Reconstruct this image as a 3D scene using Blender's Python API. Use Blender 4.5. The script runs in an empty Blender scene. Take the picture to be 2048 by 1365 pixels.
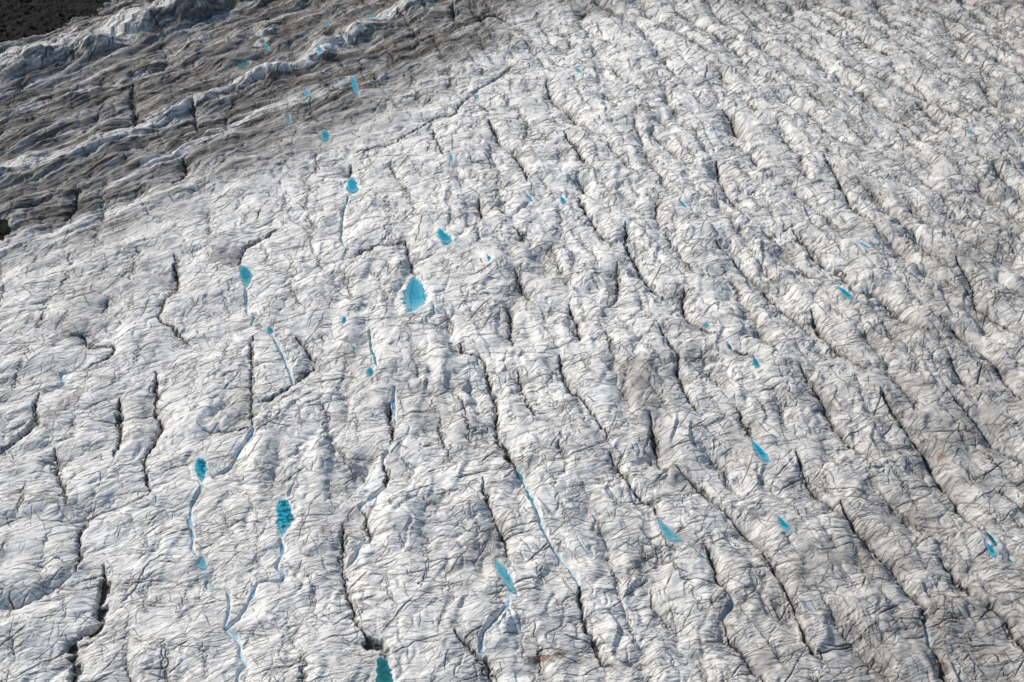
import bpy, math, random
import numpy as np

random.seed(7)
RNG = np.random.default_rng(11)
SC = bpy.context.scene
COL = SC.collection

# ------------------------------------------------------------------ camera
H = 300.0                      # helicopter height over the ice, metres
PITCH = math.radians(34.0)     # look-down angle
F = 1024.0 / math.tan(math.radians(25.0))   # focal length in photo pixels (2048 wide)
CP, SP = math.cos(PITCH), math.sin(PITCH)

cam_data = bpy.data.cameras.new('camera')
cam_data.angle = math.radians(50.0)
cam_data.sensor_fit = 'HORIZONTAL'
cam_data.clip_start = 1.0
cam_data.clip_end = 20000.0
cam = bpy.data.objects.new('camera', cam_data)
cam.location = (0, 0, H)
cam.rotation_euler = (math.radians(90) - PITCH, 0, 0)
COL.objects.link(cam)
SC.camera = cam


def ground(px, py, z=0.0):
    """point of the level z under a place of the survey picture (metres)"""
    px = np.asarray(px, float); py = np.asarray(py, float)
    a = (px - 1024.0) / F
    b = (682.5 - py) / F
    dy = CP + b * SP
    dz = -SP + b * CP
    t = (z - H) / dz
    return a * t, dy * t


def row_of(y):
    """inverse of ground() for the y coordinate on level 0"""
    ang = np.arctan2(H, y)            # depression
    return 682.5 + F * np.tan(ang - PITCH)


def metres_per_px(x, y):
    return (y * CP + H * SP) / F


# ------------------------------------------------------------------ noise
def _hash_grad(ix, iy, seed):
    h = (ix.astype(np.int64) * 374761393 + iy.astype(np.int64) * 668265263 + seed * 974634) & 0x7fffffff
    h = ((h ^ (h >> 13)) * 1274126177) & 0x7fffffff
    h = h ^ (h >> 16)
    a = (h & 4095).astype(np.float32) * np.float32(2 * math.pi / 4096)
    return np.cos(a), np.sin(a)


def noise(x, y, seed=0):
    x = np.asarray(x, np.float32); y = np.asarray(y, np.float32)
    fx = np.floor(x); fy = np.floor(y)
    ix = fx.astype(np.int32); iy = fy.astype(np.int32)
    dx = x - fx; dy = y - fy
    sx = dx * dx * dx * (dx * (dx * 6 - 15) + 10)
    sy = dy * dy * dy * (dy * (dy * 6 - 15) + 10)
    gx, gy = _hash_grad(ix, iy, seed);         n00 = gx * dx + gy * dy
    gx, gy = _hash_grad(ix + 1, iy, seed);     n10 = gx * (dx - 1) + gy * dy
    gx, gy = _hash_grad(ix, iy + 1, seed);     n01 = gx * dx + gy * (dy - 1)
    gx, gy = _hash_grad(ix + 1, iy + 1, seed); n11 = gx * (dx - 1) + gy * (dy - 1)
    a = n00 + sx * (n10 - n00)
    b = n01 + sx * (n11 - n01)
    return (a + sy * (b - a)) * 1.5


def fbm(x, y, octv, seed, gain=0.5):
    s = 0; a = 1.0; t = 0
    for k in range(octv):
        s = s + a * noise(x * 2 ** k + 17.3 * k, y * 2 ** k - 9.1 * k, seed + k)
        t += a; a *= gain
    return s / t


def ridged(x, y, seed):
    return 1.0 - np.abs(noise(x, y, seed))


def smooth(e0, e1, x):
    t = np.clip((x - e0) / (e1 - e0), 0, 1)
    return t * t * (3 - 2 * t)


# ------------------------------------------------------------------ flow of the glacier
CREV_DIR = [(270,220,0,1),(60,800,-.1,1),(150,1200,-.1,1),(300,800,0,1),(500,750,.02,1),(690,420,-.05,1),
    (690,1150,.1,1),(745,700,.2,1),(880,280,.45,1),(1000,300,.6,1),(1040,780,.3,1),(985,770,.2,1),(1060,980,.4,1),
    (1170,1230,.4,1),(1150,280,.8,1),(1190,430,.7,1),(1270,520,.4,1),(1360,720,.4,1),(1150,780,.55,1),(1310,870,.3,1),
    (1450,1020,.9,1),(1590,1200,.45,1),(1440,1130,.5,1),(1520,560,1.0,1),(1680,700,1.1,1),(1620,780,.75,1),
    (1930,1010,.75,1),(1770,1110,.95,1),(1850,1250,.5,1),(1960,1190,1.1,1),(1740,580,1.0,1),(1900,640,1.2,1),
    (1950,830,1.0,1),(1470,240,.8,1),(1460,380,.6,1),(1680,360,.8,1),(1500,100,1.1,1),(1750,150,1.5,1),
    (1950,150,1.7,1),(2000,450,1.3,1),(1300,100,.9,1),(1100,80,.7,1),(1250,220,.9,1),(100,100,0,1),(700,60,.3,1)]
FOL_DIR = [(100,420,1,-.4),(150,200,1,-.38),(450,80,1,-.38),(450,250,1,-.45),(700,100,1,-.5),(850,60,1,-.4),
    (200,600,1,-.42),(450,450,1,-.38),(100,800,1,-.45),(400,780,1,-.38),(100,1080,1,-.32),(100,1300,1,-.38),
    (400,1250,1,-.3),(650,600,1,-.3),(700,900,1,-.3),(600,1200,1,-.28),(900,300,1,-.26),(900,700,1,-.24),
    (1000,500,1,-.24),(1000,1000,1,-.2),(1000,1250,1,-.22),(1200,300,1,-.33),(1300,600,1,-.27),(1250,850,1,-.24),
    (1300,1150,1,-.2),(1500,250,1,-.45),(1600,500,1,-.37),(1600,750,1,-.3),(1600,1000,1,-.25),(1600,1250,1,-.22),
    (1800,150,1,-.45),(1900,450,1,-.4),(1850,750,1,-.33),(1900,1000,1,-.28),(1900,1250,1,-.25)]
XS, YS, YC = 500.0, 450.0, 550.0
DEG = [(i, j) for i in range(6) for j in range(6) if 0 < i + j <= 4]


def basis(x, y):
    X = np.asarray(x) / XS; Y = (np.asarray(y) - YC) / YS
    return np.stack([X ** i * Y ** j for i, j in DEG], -1)


def basis_grad(x, y):
    X = np.asarray(x) / XS; Y = (np.asarray(y) - YC) / YS
    gx = np.stack([(i * X ** max(i - 1, 0) * Y ** j if i else X * 0) / XS for i, j in DEG], -1)
    gy = np.stack([(j * X ** i * Y ** max(j - 1, 0) if j else X * 0) / YS for i, j in DEG], -1)
    return gx, gy


def fit_field(dirs, sign):
    A = []; b = []
    for px, py, dx, dy in dirs:
        x0, y0 = ground(px - dx * 12, py - dy * 12); x1, y1 = ground(px + dx * 12, py + dy * 12)
        tx, ty = x1 - x0, y1 - y0; L = math.hypot(tx, ty); tx /= L; ty /= L
        nx, ny = (ty, -tx)
        if (nx if sign == 'x' else ny) < 0: nx, ny = -nx, -ny
        x, y = ground(px, py)
        gx, gy = basis_grad(x, y)
        A.append((gx * tx + gy * ty) * 3.0); b.append(0.0)
        A.append(gx * nx + gy * ny); b.append(1.0)
    A = np.array(A); b = np.array(b)
    lam = 0.00002
    AtA = A.T @ A + lam * np.eye(A.shape[1]); 
    return np.linalg.solve(AtA, A.T @ b)


CU = fit_field(CREV_DIR, 'x')
CV = fit_field(FOL_DIR, 'y')


def field(c, x, y):
    X = np.asarray(x, np.float64) / XS; Y = (np.asarray(y, np.float64) - YC) / YS
    X = np.clip(X, -1.3, 1.3); Y = np.clip(Y, -1.1, 1.7)
    s = 0
    for k, (i, j) in enumerate(DEG):
        s = s + c[k] * X ** i * Y ** j
    return s


def tangent(c, x, y):
    X = max(-1.3, min(1.3, x / XS)); Y = max(-1.1, min(1.7, (y - YC) / YS))
    gx = sum(c[k] * i * X ** (i - 1) * Y ** j for k, (i, j) in enumerate(DEG) if i) / XS
    gy = sum(c[k] * j * X ** i * Y ** (j - 1) for k, (i, j) in enumerate(DEG) if j) / YS
    L = math.hypot(gx, gy) + 1e-9
    return -gy / L, gx / L


# ------------------------------------------------------------------ the survey of the ice: what lies where (photo pixels)
# clefts: (points, width in photo px, label, options)
CREVASSES = [
 ([(144,667),(168,669),(173,686),(219,686),(226,693),(215,710),(185,724),(164,738)], 7, "hooked dark crevasse feeding the short blue stream at the left edge"),
 ([(79,785),(68,806),(72,840),(41,871),(0,901),(-40,925)], 7, "dark crevasse running off the left edge below the short blue stream"),
 ([(556,452),(506,481),(489,494),(477,512),(480,540)], 6, "dark bent crevasse above the brown mud patch, ending at a teal pool"),
 ([(587,766),(547,792),(506,809)], 8, "black gash slanting down left from the foot of the long pale stream", {'blue':1}),
 ([(587,766),(616,734),(629,724),(616,696),(592,672)], 6, "elbow shaped crevasse rising right from the foot of the pale stream"),
 ([(308,734),(311,775),(304,806),(318,830),(318,860),(301,884),(287,908),(291,949),(296,973),(276,987)], 7, "zigzag black crevasse running down into the curved blue stream at left"),
 ([(202,1009),(185,1018),(168,1031),(154,1062),(154,1103),(149,1137)], 5, "thin crevasse leaving the lower end of the curved blue stream at left"),
 ([(107,890),(109,908),(118,949),(130,987),(130,1004)], 5, "short jagged crevasse left of the curved blue stream"),
 ([(205,1124),(205,1165),(191,1199),(198,1223),(185,1243),(147,1267),(144,1302),(150,1329),(147,1346),(140,1390)], 19, "wide grit choked crevasse in the bottom left corner"),
 ([(407,857),(451,858),(506,857)], 5, "level dark crack meeting the top of the lower left stream", {'blue':1}),
 ([(686,1042),(684,1120),(691,1172),(705,1206),(708,1233),(729,1267)], 6, "straight black crevasse above the fork near the bottom green pool"),
 ([(729,1267),(738,1283),(757,1290),(768,1312),(772,1335)], 22, "broad forked black crevasse just above the green pool at the bottom edge"),
 ([(349,512),(352,542),(352,580),(325,604),(318,635),(342,648),(359,669),(380,686)], 5, "wriggling crevasse left of the long pale stream"),
 ([(506,672),(501,706),(503,758),(503,802),(506,853)], 4, "thin upright crevasse just left of the long pale stream"),
 ([(238,792),(239,843),(236,877),(226,908)], 6, "short upright crevasse beside the zigzag black one"),
 ([(700,515),(729,501),(760,484),(785,487),(811,481)], 6, "dark level crack left of the upper cyan pool"),
 ([(811,481),(824,535),(831,552)], 4, "thin crack dropping into the top of the largest cyan pool"),
 ([(701,326),(698,340),(705,356)], 8, "short black slot right above the round deep blue pool"),
 ([(921,680),(928,700),(965,706),(975,741),(985,775),(994,809),(992,843),(999,877),(1016,898)], 7, "long black crevasse down the middle, above the green slot"),
 ([(1006,880),(1016,898),(1030,925)], 20, "black mouth at the head of the long green slot in the middle"),
 ([(1160,1165),(1160,1199),(1173,1240),(1191,1274),(1204,1312),(1225,1322)], 9, "dark crevasse ending the long green and pale stream near the bottom"),
 ([(780,800),(780,819),(783,850),(780,884)], 10, "rubbly dark crevasse beside the short pale stream in the middle"),
 ([(766,918),(773,942),(771,966)], 8, "black blocky gap between two short blue streams in the middle"),
 ([(722,1011),(732,1035),(742,1062),(739,1083)], 6, "black crevasse below the blue hook at the bright ice bluff"),
 ([(910,1261),(941,1291),(972,1319),(976,1340),(978,1390)], 7, "slanting crevasse joining the bottom edge below the deep blue gully"),
 ([(965,949),(975,1001),(995,1042),(1012,1096),(989,1117)], 5, "crooked crevasse above the long pale turquoise pool"),
 ([(1221,898),(1255,949),(1280,985),(1306,1000),(1317,1030)], 6, "crevasse coming down into the dark tipped turquoise wedge pool"),
 ([(1300,826),(1310,877),(1320,915),(1337,949)], 5, "crevasse ending at the tiny blue nook right of centre"),
 ([(1320,655),(1354,706),(1358,741),(1372,785),(1399,823)], 6, "broken dark crevasse right of centre below the white spur"),
 ([(1413,1086),(1430,1124),(1444,1155),(1462,1180)], 7, "black crevasse feeding the short blue bend near the bottom"),
 ([(1447,1228),(1457,1261),(1485,1291),(1505,1329),(1530,1360),(1545,1385)], 7, "dark crevasse running from the short blue bend to the bottom edge"),
 ([(1761,780),(1800,833),(1840,880),(1861,905),(1912,984),(1937,1025),(1966,1062)], 7, "very long dark crevasse leading down to the pool at the right edge"),
 ([(1683,997),(1707,1035),(1735,1069),(1782,1124),(1817,1172),(1841,1206),(1854,1250)], 7, "long straight crevasse at lower right ending in a small blue stream"),
 ([(1862,1284),(1882,1308),(1892,1353),(1900,1385)], 10, "dark crevasse below the small blue stream in the lower right corner"),
 ([(1594,898),(1622,966),(1656,994),(1690,1025)], 5, "crevasse between the kite shaped pool and the long straight crevasse"),
 ([(1348,922),(1389,960),(1437,1001),(1485,1042),(1526,1086),(1553,1131),(1581,1189),(1604,1250),(1622,1291),(1649,1326)], 5, "long thin crevasse passing below the kite shaped pool at lower right"),
 ([(1885,1110),(1912,1144),(1964,1189),(2015,1233),(2048,1285),(2070,1320)], 8, "broad dark crevasse under the pool at the right edge"),
 ([(1434,477),(1475,512),(1519,553),(1570,604),(1615,642),(1656,679),(1690,706),(1724,734)], 6, "long diagonal crevasse left of the oval cyan pool at right"),
 ([(1587,460),(1642,515),(1683,539),(1718,573),(1758,580),(1793,614),(1827,642),(1875,672)], 6, "long diagonal crevasse just above the oval cyan pool at right"),
 ([(1625,611),(1639,645),(1666,683)], 9, "short dark cleft with a shadowed face below the oval cyan pool"),
 ([(1369,570),(1369,614),(1399,655),(1444,672)], 7, "upright dark crevasse with a sharp top right of centre"),
 ([(1461,696),(1498,706),(1507,717)], 8, "short black slot at the head of the small green pool at right"),
 ([(1475,813),(1498,857),(1505,874)], 7, "short reddish dark crevasse above the teardrop cyan pool"),
 ([(1601,730),(1639,782),(1673,843),(1711,888),(1740,905)], 6, "crevasse descending right of the teardrop cyan pool"),
 ([(1882,635),(1930,669),(1981,706),(2015,758),(2048,800)], 6, "diagonal crevasse meeting the right edge at mid height"),
 ([(1895,778),(1947,826),(1998,881),(2032,908),(2070,935)], 8, "dark crevasse with a green tinge at the right edge below mid height", {'blue':1}),
 ([(1912,518),(1943,566),(1957,611),(1998,635),(2048,669)], 6, "crevasse at the right edge above mid height"),
 ([(978,239),(995,274),(1026,301),(1050,332),(1054,362)], 6, "dark broken crevasse in the upper middle, left of the tiny cyan pool"),
 ([(866,255),(869,267),(879,294),(889,315)], 6, "short dark crevasse in the upper middle near the winding cross crack"),
 ([(708,308),(750,298),(794,284),(866,236),(907,226),(934,195),(1002,150),(1037,123)], 2.2, "long winding cross crack in the upper middle running up to the right", {'groove':0.35,'grit':0.55}),
 ([(1091,161),(1105,195),(1136,222),(1184,263)], 4, "thin crevasse near the top, right of the winding cross crack"),
 ([(1129,260),(1153,291),(1167,315),(1201,342)], 5, "crevasse above the dark triangular hollow in the upper middle"),
 ([(1150,352),(1168,358),(1176,370)], 9, "dark triangular hollow in the white ice of the upper middle"),
 ([(958,397),(962,420),(966,438)], 7, "short dark cleft right of the lens shaped ice hump"),
 ([(1156,386),(1180,427),(1204,458),(1228,480)], 6, "crevasse running down right of the tiny cyan pool"),
 ([(1252,440),(1255,484),(1283,535),(1307,573),(1340,600)], 7, "dark slotted crevasse in the middle with blue ice at its head", {'blue':1}),
 ([(1139,605),(1153,645),(1160,674)], 10, "tall pointed black slit in the white spur at the centre"),
 ([(1026,450),(1040,462),(1052,483)], 6, "short crevasse with rusty grit between the two upper cyan pools"),
 ([(1030,539),(1054,587),(1060,600)], 6, "dark crack on a shaded slope right of the largest cyan pool"),
 ([(1016,614),(1020,640),(1026,683)], 5, "dark crack below right of the largest cyan pool"),
 ([(1235,518),(1235,587),(1218,614)], 4, "thin upright crack right of the shaded slopes in the middle"),
 ([(1036,737),(1050,788),(1071,833)], 4, "thin crack right of the long black crevasse in the middle"),
 ([(1119,703),(1132,758),(1153,785),(1180,812),(1194,836),(1218,877)], 6, "crevasse running down from the white spur at the centre"),
 ([(1447,209),(1462,222),(1471,239),(1498,270)], 7, "dark open crevasse near the top right"),
 ([(1434,318),(1451,376),(1485,424)], 6, "wriggling dark crevasse at upper right below the bluish ice faces"),
 ([(1649,308),(1675,350),(1707,407),(1745,440)], 7, "dark crevasse with rusty rims at upper right"),
 ([(268,175),(266,205),(272,235),(270,262)], 14, "shadowed upright slot in the brown ice of the upper left"),
 ([(366,318),(372,335),(358,352),(345,366)], 11, "dark hollow at the edge of the brown ice at left"),
 ([(154,385),(150,410),(142,425),(128,440)], 9, "dark crack in the brown ice near the left edge"),
 ([(386,205),(390,240),(398,270)], 4, "thin branching crack crossing the white ridge at upper left"),
 ([(905,10),(908,30),(910,45)], 4, "short upright crack in the brown ice at the top edge"),
]
# meltwater streams
STREAMS = [
 ([(492,580),(493,590),(494,621),(510,628),(503,645),(534,655),(547,672),(564,703),(578,737),(587,766)], 5, "long pale blue stream stepping down from the teal pool at left", {'tone':'pale'}),
 ([(164,738),(127,741),(120,751),(127,761),(109,775),(90,782)], 6, "short blue hooked stream near the left edge", {'tone':'blue'}),
 ([(276,987),(236,997),(202,1009)], 8, "curved blue stream near the left edge between two black cracks", {'tone':'blue'}),
 ([(508,862),(495,878),(479,893),(458,929),(424,949)], 9, "blue stream slanting down into the dotted teal pool at left", {'tone':'blue'}),
 ([(404,966),(386,990),(376,1014),(378,1035),(383,1062),(383,1090),(393,1107)], 8, "blue stream dropping straight from the dotted teal pool at left", {'tone':'blue'}),
 ([(400,1118),(410,1144),(416,1168),(451,1172),(458,1206),(448,1250)], 5, "faint pale stream turning right below the lower left pools", {'tone':'pale'}),
 ([(448,1250),(475,1274),(479,1302),(489,1322),(475,1339),(475,1390)], 8, "pale blue stream leaving the bottom edge at left", {'tone':'pale'}),
 ([(562,1080),(564,1100),(554,1131),(568,1148),(561,1161),(537,1163),(516,1167)], 8, "blue stream curling left below the dark spotted turquoise pool", {'tone':'blue'}),
 ([(514,1168),(496,1199),(475,1230),(450,1252)], 7, "blue grey stream joining two others near the lower left", {'tone':'blue'}),
 ([(588,960),(580,975),(578,992)], 4, "tiny stream entering the dark spotted turquoise pool from above", {'tone':'pale'}),
 ([(697,392),(688,415),(684,440),(682,470),(690,495)], 5, "thin teal stream below the round deep blue pool", {'tone':'teal'}),
 ([(739,655),(741,683),(748,703),(754,734)], 7, "narrow green stream above a small teal pool in the middle left", {'tone':'teal'}),
 ([(1030,925),(1054,966),(1067,1001)], 11, "dark green water filled slot in the middle", {'tone':'teal'}),
 ([(1067,1001),(1084,1042),(1098,1072),(1119,1100),(1143,1131),(1158,1163)], 6, "long pale stream continuing down from the dark green slot", {'tone':'pale'}),
 ([(790,772),(787,792),(790,840)], 7, "short pale blue stream left of the long black middle crevasse", {'tone':'blue'}),
 ([(775,899),(766,908),(765,918)], 9, "small blue pocket of water above the bright ice bluff", {'tone':'blue'}),
 ([(770,968),(746,983),(722,1001),(720,1012)], 13, "deep blue hook of water round the bright ice bluff", {'tone':'blue'}),
 ([(739,1083),(722,1088),(712,1103),(700,1118),(685,1128)], 9, "blue stream below the bright ice bluff running left", {'tone':'blue'}),
 ([(1023,1189),(1012,1209),(992,1237),(968,1264),(961,1300)], 12, "deep blue gully below the long pale turquoise pool", {'tone':'blue'}),
 ([(1584,1055),(1610,1075),(1639,1096)], 5, "thin whitish stream below the kite shaped pool", {'tone':'pale'}),
 ([(1375,1079),(1395,1092),(1416,1110)], 6, "thin teal stream trailing from the turquoise wedge pool", {'tone':'teal'}),
 ([(1462,1180),(1468,1192),(1464,1206),(1447,1227)], 9, "short deep blue bend of water near the bottom right", {'tone':'blue'}),
 ([(1854,1252),(1858,1262),(1861,1284)], 7, "small blue stream in the lower right corner", {'tone':'blue'}),
 ([(1304,962),(1318,955),(1332,952)], 9, "tiny blue nook of water under a white bluff right of centre", {'tone':'blue'}),
 ([(262,281),(240,290),(191,304),(150,316),(112,328)], 5, "pale blue stream along the foot of the white ridge in the brown ice", {'tone':'blue'}),
 ([(2000,1095),(2020,1108),(2048,1128),(2070,1145)], 7, "teal stream leaving the right edge below the last pool", {'tone':'teal'}),
 ([(684,80),(690,92),(684,98)], 4, "short blue trickle by the white peak in the brown ice", {'tone':'blue'}),
]
# meltwater pools: outline, label, tone
POOLS = [
 ([(826,552),(838,556),(852,580),(857,600),(848,612),(838,618),(826,629),(812,622),(805,606),(806,590),(812,574)], "largest cyan pool, leaf shaped with dark cracks across its bed", 'light'),
 ([(878,460),(884,464),(893,471),(906,482),(901,497),(888,495),(880,485),(874,473)], "upper cyan pool with a dark centre above the largest one", 'cyan'),
 ([(698,352),(712,356),(718,378),(706,386),(694,378),(694,362)], "round deep blue pool under a short black slot", 'cyan'),
 ([(480,535),(494,534),(506,552),(502,566),(494,580),(485,566),(479,550)], "teal pool with a fan shape below the brown mud patch", 'teal'),
 ([(394,911),(408,912),(414,930),(411,945),(404,962),(396,952),(388,932)], "dotted teal pool at lower left fed by a blue stream", 'speckled'),
 ([(556,1000),(570,996),(580,1004),(588,1030),(590,1048),(576,1060),(563,1078),(555,1056),(551,1038),(553,1018)], "bright turquoise pool covered in dark specks at lower left", 'speckled'),
 ([(405,1110),(410,1116),(414,1134),(404,1138),(393,1128),(400,1118)], "small faint teal pool on the lower left stream", 'pale'),
 ([(307,982),(311,984),(312,996),(307,998)], "tiny teal puddle right of the curved blue stream at left", 'teal'),
 ([(535,651),(544,652),(547,660),(538,664)], "little teal pool along the long pale stream", 'teal'),
 ([(686,634),(692,634),(694,644),(688,652),(682,646)], "small teal pool to the left of the largest cyan pool", 'teal'),
 ([(735,738),(744,736),(748,746),(741,755),(734,748)], "small dark teal pool below the narrow green stream", 'teal'),
 ([(972,513),(977,518),(984,524),(978,532),(974,524)], "small teal triangle pool right of the upper cyan pool", 'teal'),
 ([(756,1312),(772,1316),(782,1336),(788,1380),(752,1380),(753,1345)], "deep green pool cut by the bottom edge of the view", 'deep'),
 ([(988,1116),(1004,1128),(1020,1145),(1030,1172),(1036,1192),(1024,1188),(1008,1166),(996,1148)], "long pale turquoise pool with a dark crack near the bottom", 'pale'),
 ([(1316,1030),(1334,1044),(1350,1060),(1372,1078),(1356,1080),(1340,1082),(1330,1066),(1320,1048)], "turquoise wedge pool with a dark tip near the bottom right", 'pale'),
 ([(1503,872),(1512,880),(1530,896),(1542,912),(1539,921),(1528,920),(1517,906),(1508,890)], "teardrop cyan pool at right of centre", 'cyan'),
 ([(1554,1026),(1564,1032),(1578,1046),(1585,1055),(1576,1062),(1564,1052)], "kite shaped turquoise pool above a thin whitish stream", 'cyan'),
 ([(1972,1078),(1984,1088),(1996,1106),(1994,1116),(1984,1108),(1976,1094)], "narrow turquoise pool near the right edge", 'cyan'),
 ([(1970,1058),(1982,1066),(1998,1088),(1992,1090),(1980,1078)], "dull green sliver of water above the narrow right edge pool", 'deep'),
 ([(1674,570),(1690,575),(1710,592),(1704,598),(1690,590)], "oval cyan pool between two long diagonal crevasses", 'cyan'),
 ([(1508,714),(1518,724),(1522,736),(1514,738),(1506,728)], "small green pool below a short black slot at right", 'teal'),
 ([(1713,487),(1726,492),(1742,502),(1730,500)], "thin blue sliver of water above the oval cyan pool", 'cyan'),
 ([(1456,684),(1462,688),(1465,696),(1458,694)], "tiny green pool above the small green one at right", 'deep'),
 ([(1406,649),(1414,646),(1422,652),(1412,656)], "tiny pale pool right of the white spur", 'pale'),
 ([(702,158),(708,160),(718,186),(717,198),(711,196),(704,178)], "tall narrow blue pool at the edge of the brown ice", 'cyan'),
 ([(1121,390),(1128,391),(1135,402),(1127,406),(1122,400)], "tiny bright cyan pool in the upper middle", 'cyan'),
 ([(1050,384),(1058,390),(1068,402),(1060,400)], "tiny slanting cyan pool left of the bright tiny one", 'cyan'),
 ([(948,188),(956,187),(958,194),(950,195)], "tiny blue puddle beside the winding cross crack", 'pale'),
 ([(1150,131),(1160,134),(1164,142),(1154,140)], "tiny pale blue puddle near the top middle", 'pale'),
 ([(900,314),(906,316),(905,328),(899,326)], "tiny teal puddle in the upper middle", 'pale'),
 ([(1358,400),(1366,405),(1376,418),(1366,412)], "thin cyan sliver right of the dark triangular hollow", 'cyan'),
 ([(1934,261),(1946,264),(1950,270),(1938,268)], "tiny pale blue puddle at the far right", 'pale'),
 ([(528,92),(534,94),(541,104),(536,108),(530,102)], "teal pool under a pale ice fin in the brown ice", 'teal'),
 ([(636,110),(644,112),(648,120),(640,124),(636,119)], "small bright blue pool beside the white peak at upper left", 'cyan'),
 ([(474,130),(486,124),(500,124),(496,131),(480,136)], "flat dark blue puddle in the brown ice", 'deep'),
 ([(574,238),(580,240),(582,252),(576,254)], "small teal pool below a pale upright cleft at upper left", 'teal'),
 ([(645,264),(655,264),(661,276),(656,288),(642,284),(644,274)], "teal pool with a trailing blue edge on the white ice at upper left", 'teal'),
 ([(606,190),(616,190),(624,202),(614,202)], "faint blue pool in the shade on the brown ice", 'pale'),
 ([(388,8),(396,9),(397,18),(389,18)], "small teal pool between white peaks at the top edge", 'teal'),
 ([(330,17),(340,19),(344,28),(334,26)], "dull teal pool behind the tall white ridge", 'deep'),
 ([(650,52),(658,54),(660,62),(652,62)], "small blue pool high in the brown ice", 'cyan'),
 ([(738,38),(748,38),(750,44),(740,44)], "small blue puddle at the top of the brown ice", 'cyan'),
]
# ridges: crest line, height, far-side width, near-side width, seed
RIDGES = [
 ([(-60,180),(0,160),(70,138),(130,122),(178,108),(240,92),(274,78),(308,58),(376,40),(420,26),(462,12),(520,-12),(600,-45)], 21.0, 30.0, 8.5, 1),
 ([(-60,385),(0,362),(103,328),(191,300),(267,274),(342,236),(393,214),(462,189),(513,164),(598,146),(633,121),(700,88),(735,68),(821,20),(880,-10)], 7.0, 16.0, 6.0, 2),
 ([(0,440),(110,395),(240,345),(330,300),(430,262)], 3.0, 8.0, 6.0, 3),
 ([(20,235),(140,200),(240,165),(330,120)], 3.0, 9.0, 6.0, 4),
]
WHITE = [
 ([(-60,156),(0,136),(70,113),(130,100),(178,87),(240,67),(274,52),(308,36),(376,16),(420,2),(462,-14),(520,-36)], 34.0),
 ([(-60,376),(0,352),(103,319),(191,296),(267,268),(342,231),(393,209),(462,184),(513,159),(598,142),(633,116),(700,83),(735,63),(821,16),(880,-15)], 10),
 ([(300,330),(420,280),(520,230),(640,200),(700,160)], 6.0),
 ([(40,225),(160,190),(300,150)], 4.0),
 ([(0,500),(150,450),(300,395),(420,330)], 7.0),
 ([(520,98),(530,80),(540,75)], 5.0),
]
# humps and hollows: px, py, rx, ry, rot, height
HUMPS = [
 (800,1030,46,50,10,3.6),(795,548,14,34,15,2.6),(905,432,48,14,4,2.6),(1136,655,16,30,-25,2.0),(1340,940,26,18,0,2.5),
 (1010,1235,26,20,-20,2.5),(700,950,40,34,-20,-2.0),(640,880,16,50,0,2.2),(520,920,26,60,5,2.2),(1750,1180,40,50,10,1.6),
 (945,1020,22,30,0,1.8),(880,700,22,40,-15,2.4),(930,820,18,45,-8,2.2),(760,760,30,60,0,2.0),(700,640,18,60,5,2.2),
 (535,72,28,16,-20,4.0),(640,110,26,16,-30,4.0),(390,10,26,20,0,4.0),(255,50,30,16,-20,3.5),(700,60,34,16,-20,3.0),(820,30,34,14,-20,3.0),
 (1500,360,40,24,-30,1.5),(1400,270,36,26,-30,1.8),(1330,190,40,30,-30,1.8),(430,560,50,40,-25,1.8),(300,640,60,40,-25,1.6),
 (60,1160,80,22,-12,2.0),(110,1190,40,10,-30,-.8),(420,830,50,26,-30,2.0),
]
# extra named cracks: points, half width m, grit, depth
CRACKS = [
 ([(0,1212),(60,1190),(110,1165),(148,1140)],0.5,0.45,1.2),([(28,1125),(90,1130),(148,1135)],0.3,0.6,0.6),([(90,1100),(120,1115),(148,1132)],0.3,0.6,0.6),
 ([(200,1215),(260,1180),(300,1120),(345,1105),(393,1112)],0.3,0.7,0.6),([(205,1160),(260,1165),(330,1130)],0.3,0.5,0.5),
 ([(820,560),(822,600),(820,618)],0.3,1.0,0.3),([(832,575),(846,575),(846,598),(838,600)],0.3,1.0,0.2),([(815,580),(826,578),(828,590)],0.3,1.0,0.2),
 ([(882,470),(890,484),(894,494)],0.3,0.9,0.2),([(1690,578),(1698,588),(1706,596)],0.3,0.9,0.2),
 ([(1008,1140),(1020,1160),(1030,1180),(1034,1198)],0.3,0.9,0.2),([(1318,1034),(1328,1048),(1340,1060)],0.4,0.8,0.2),
 ([(300,500),(270,530),(240,560),(215,580)],0.3,0.4,0.5),([(556,452),(620,430),(640,400)],0.25,0.4,0.4),
 ([(0,470),(60,455),(120,430),(200,400)],0.3,0.5,0.5),([(40,425),(160,372),(240,340)],0.3,0.4,0.5),
 ([(830,490),(870,470)],0.25,0.4,0.4),([(985,1045),(960,1060),(900,1050),(865,1055)],0.3,0.7,0.6),([(1440,1040),(1380,1090),(1330,1100)],0.3,0.3,0.4),
 ([(900,620),(925,625),(945,640)],0.3,0.6,0.6),([(860,605),(880,622),(905,628)],0.3,0.5,0.6),
]
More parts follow.
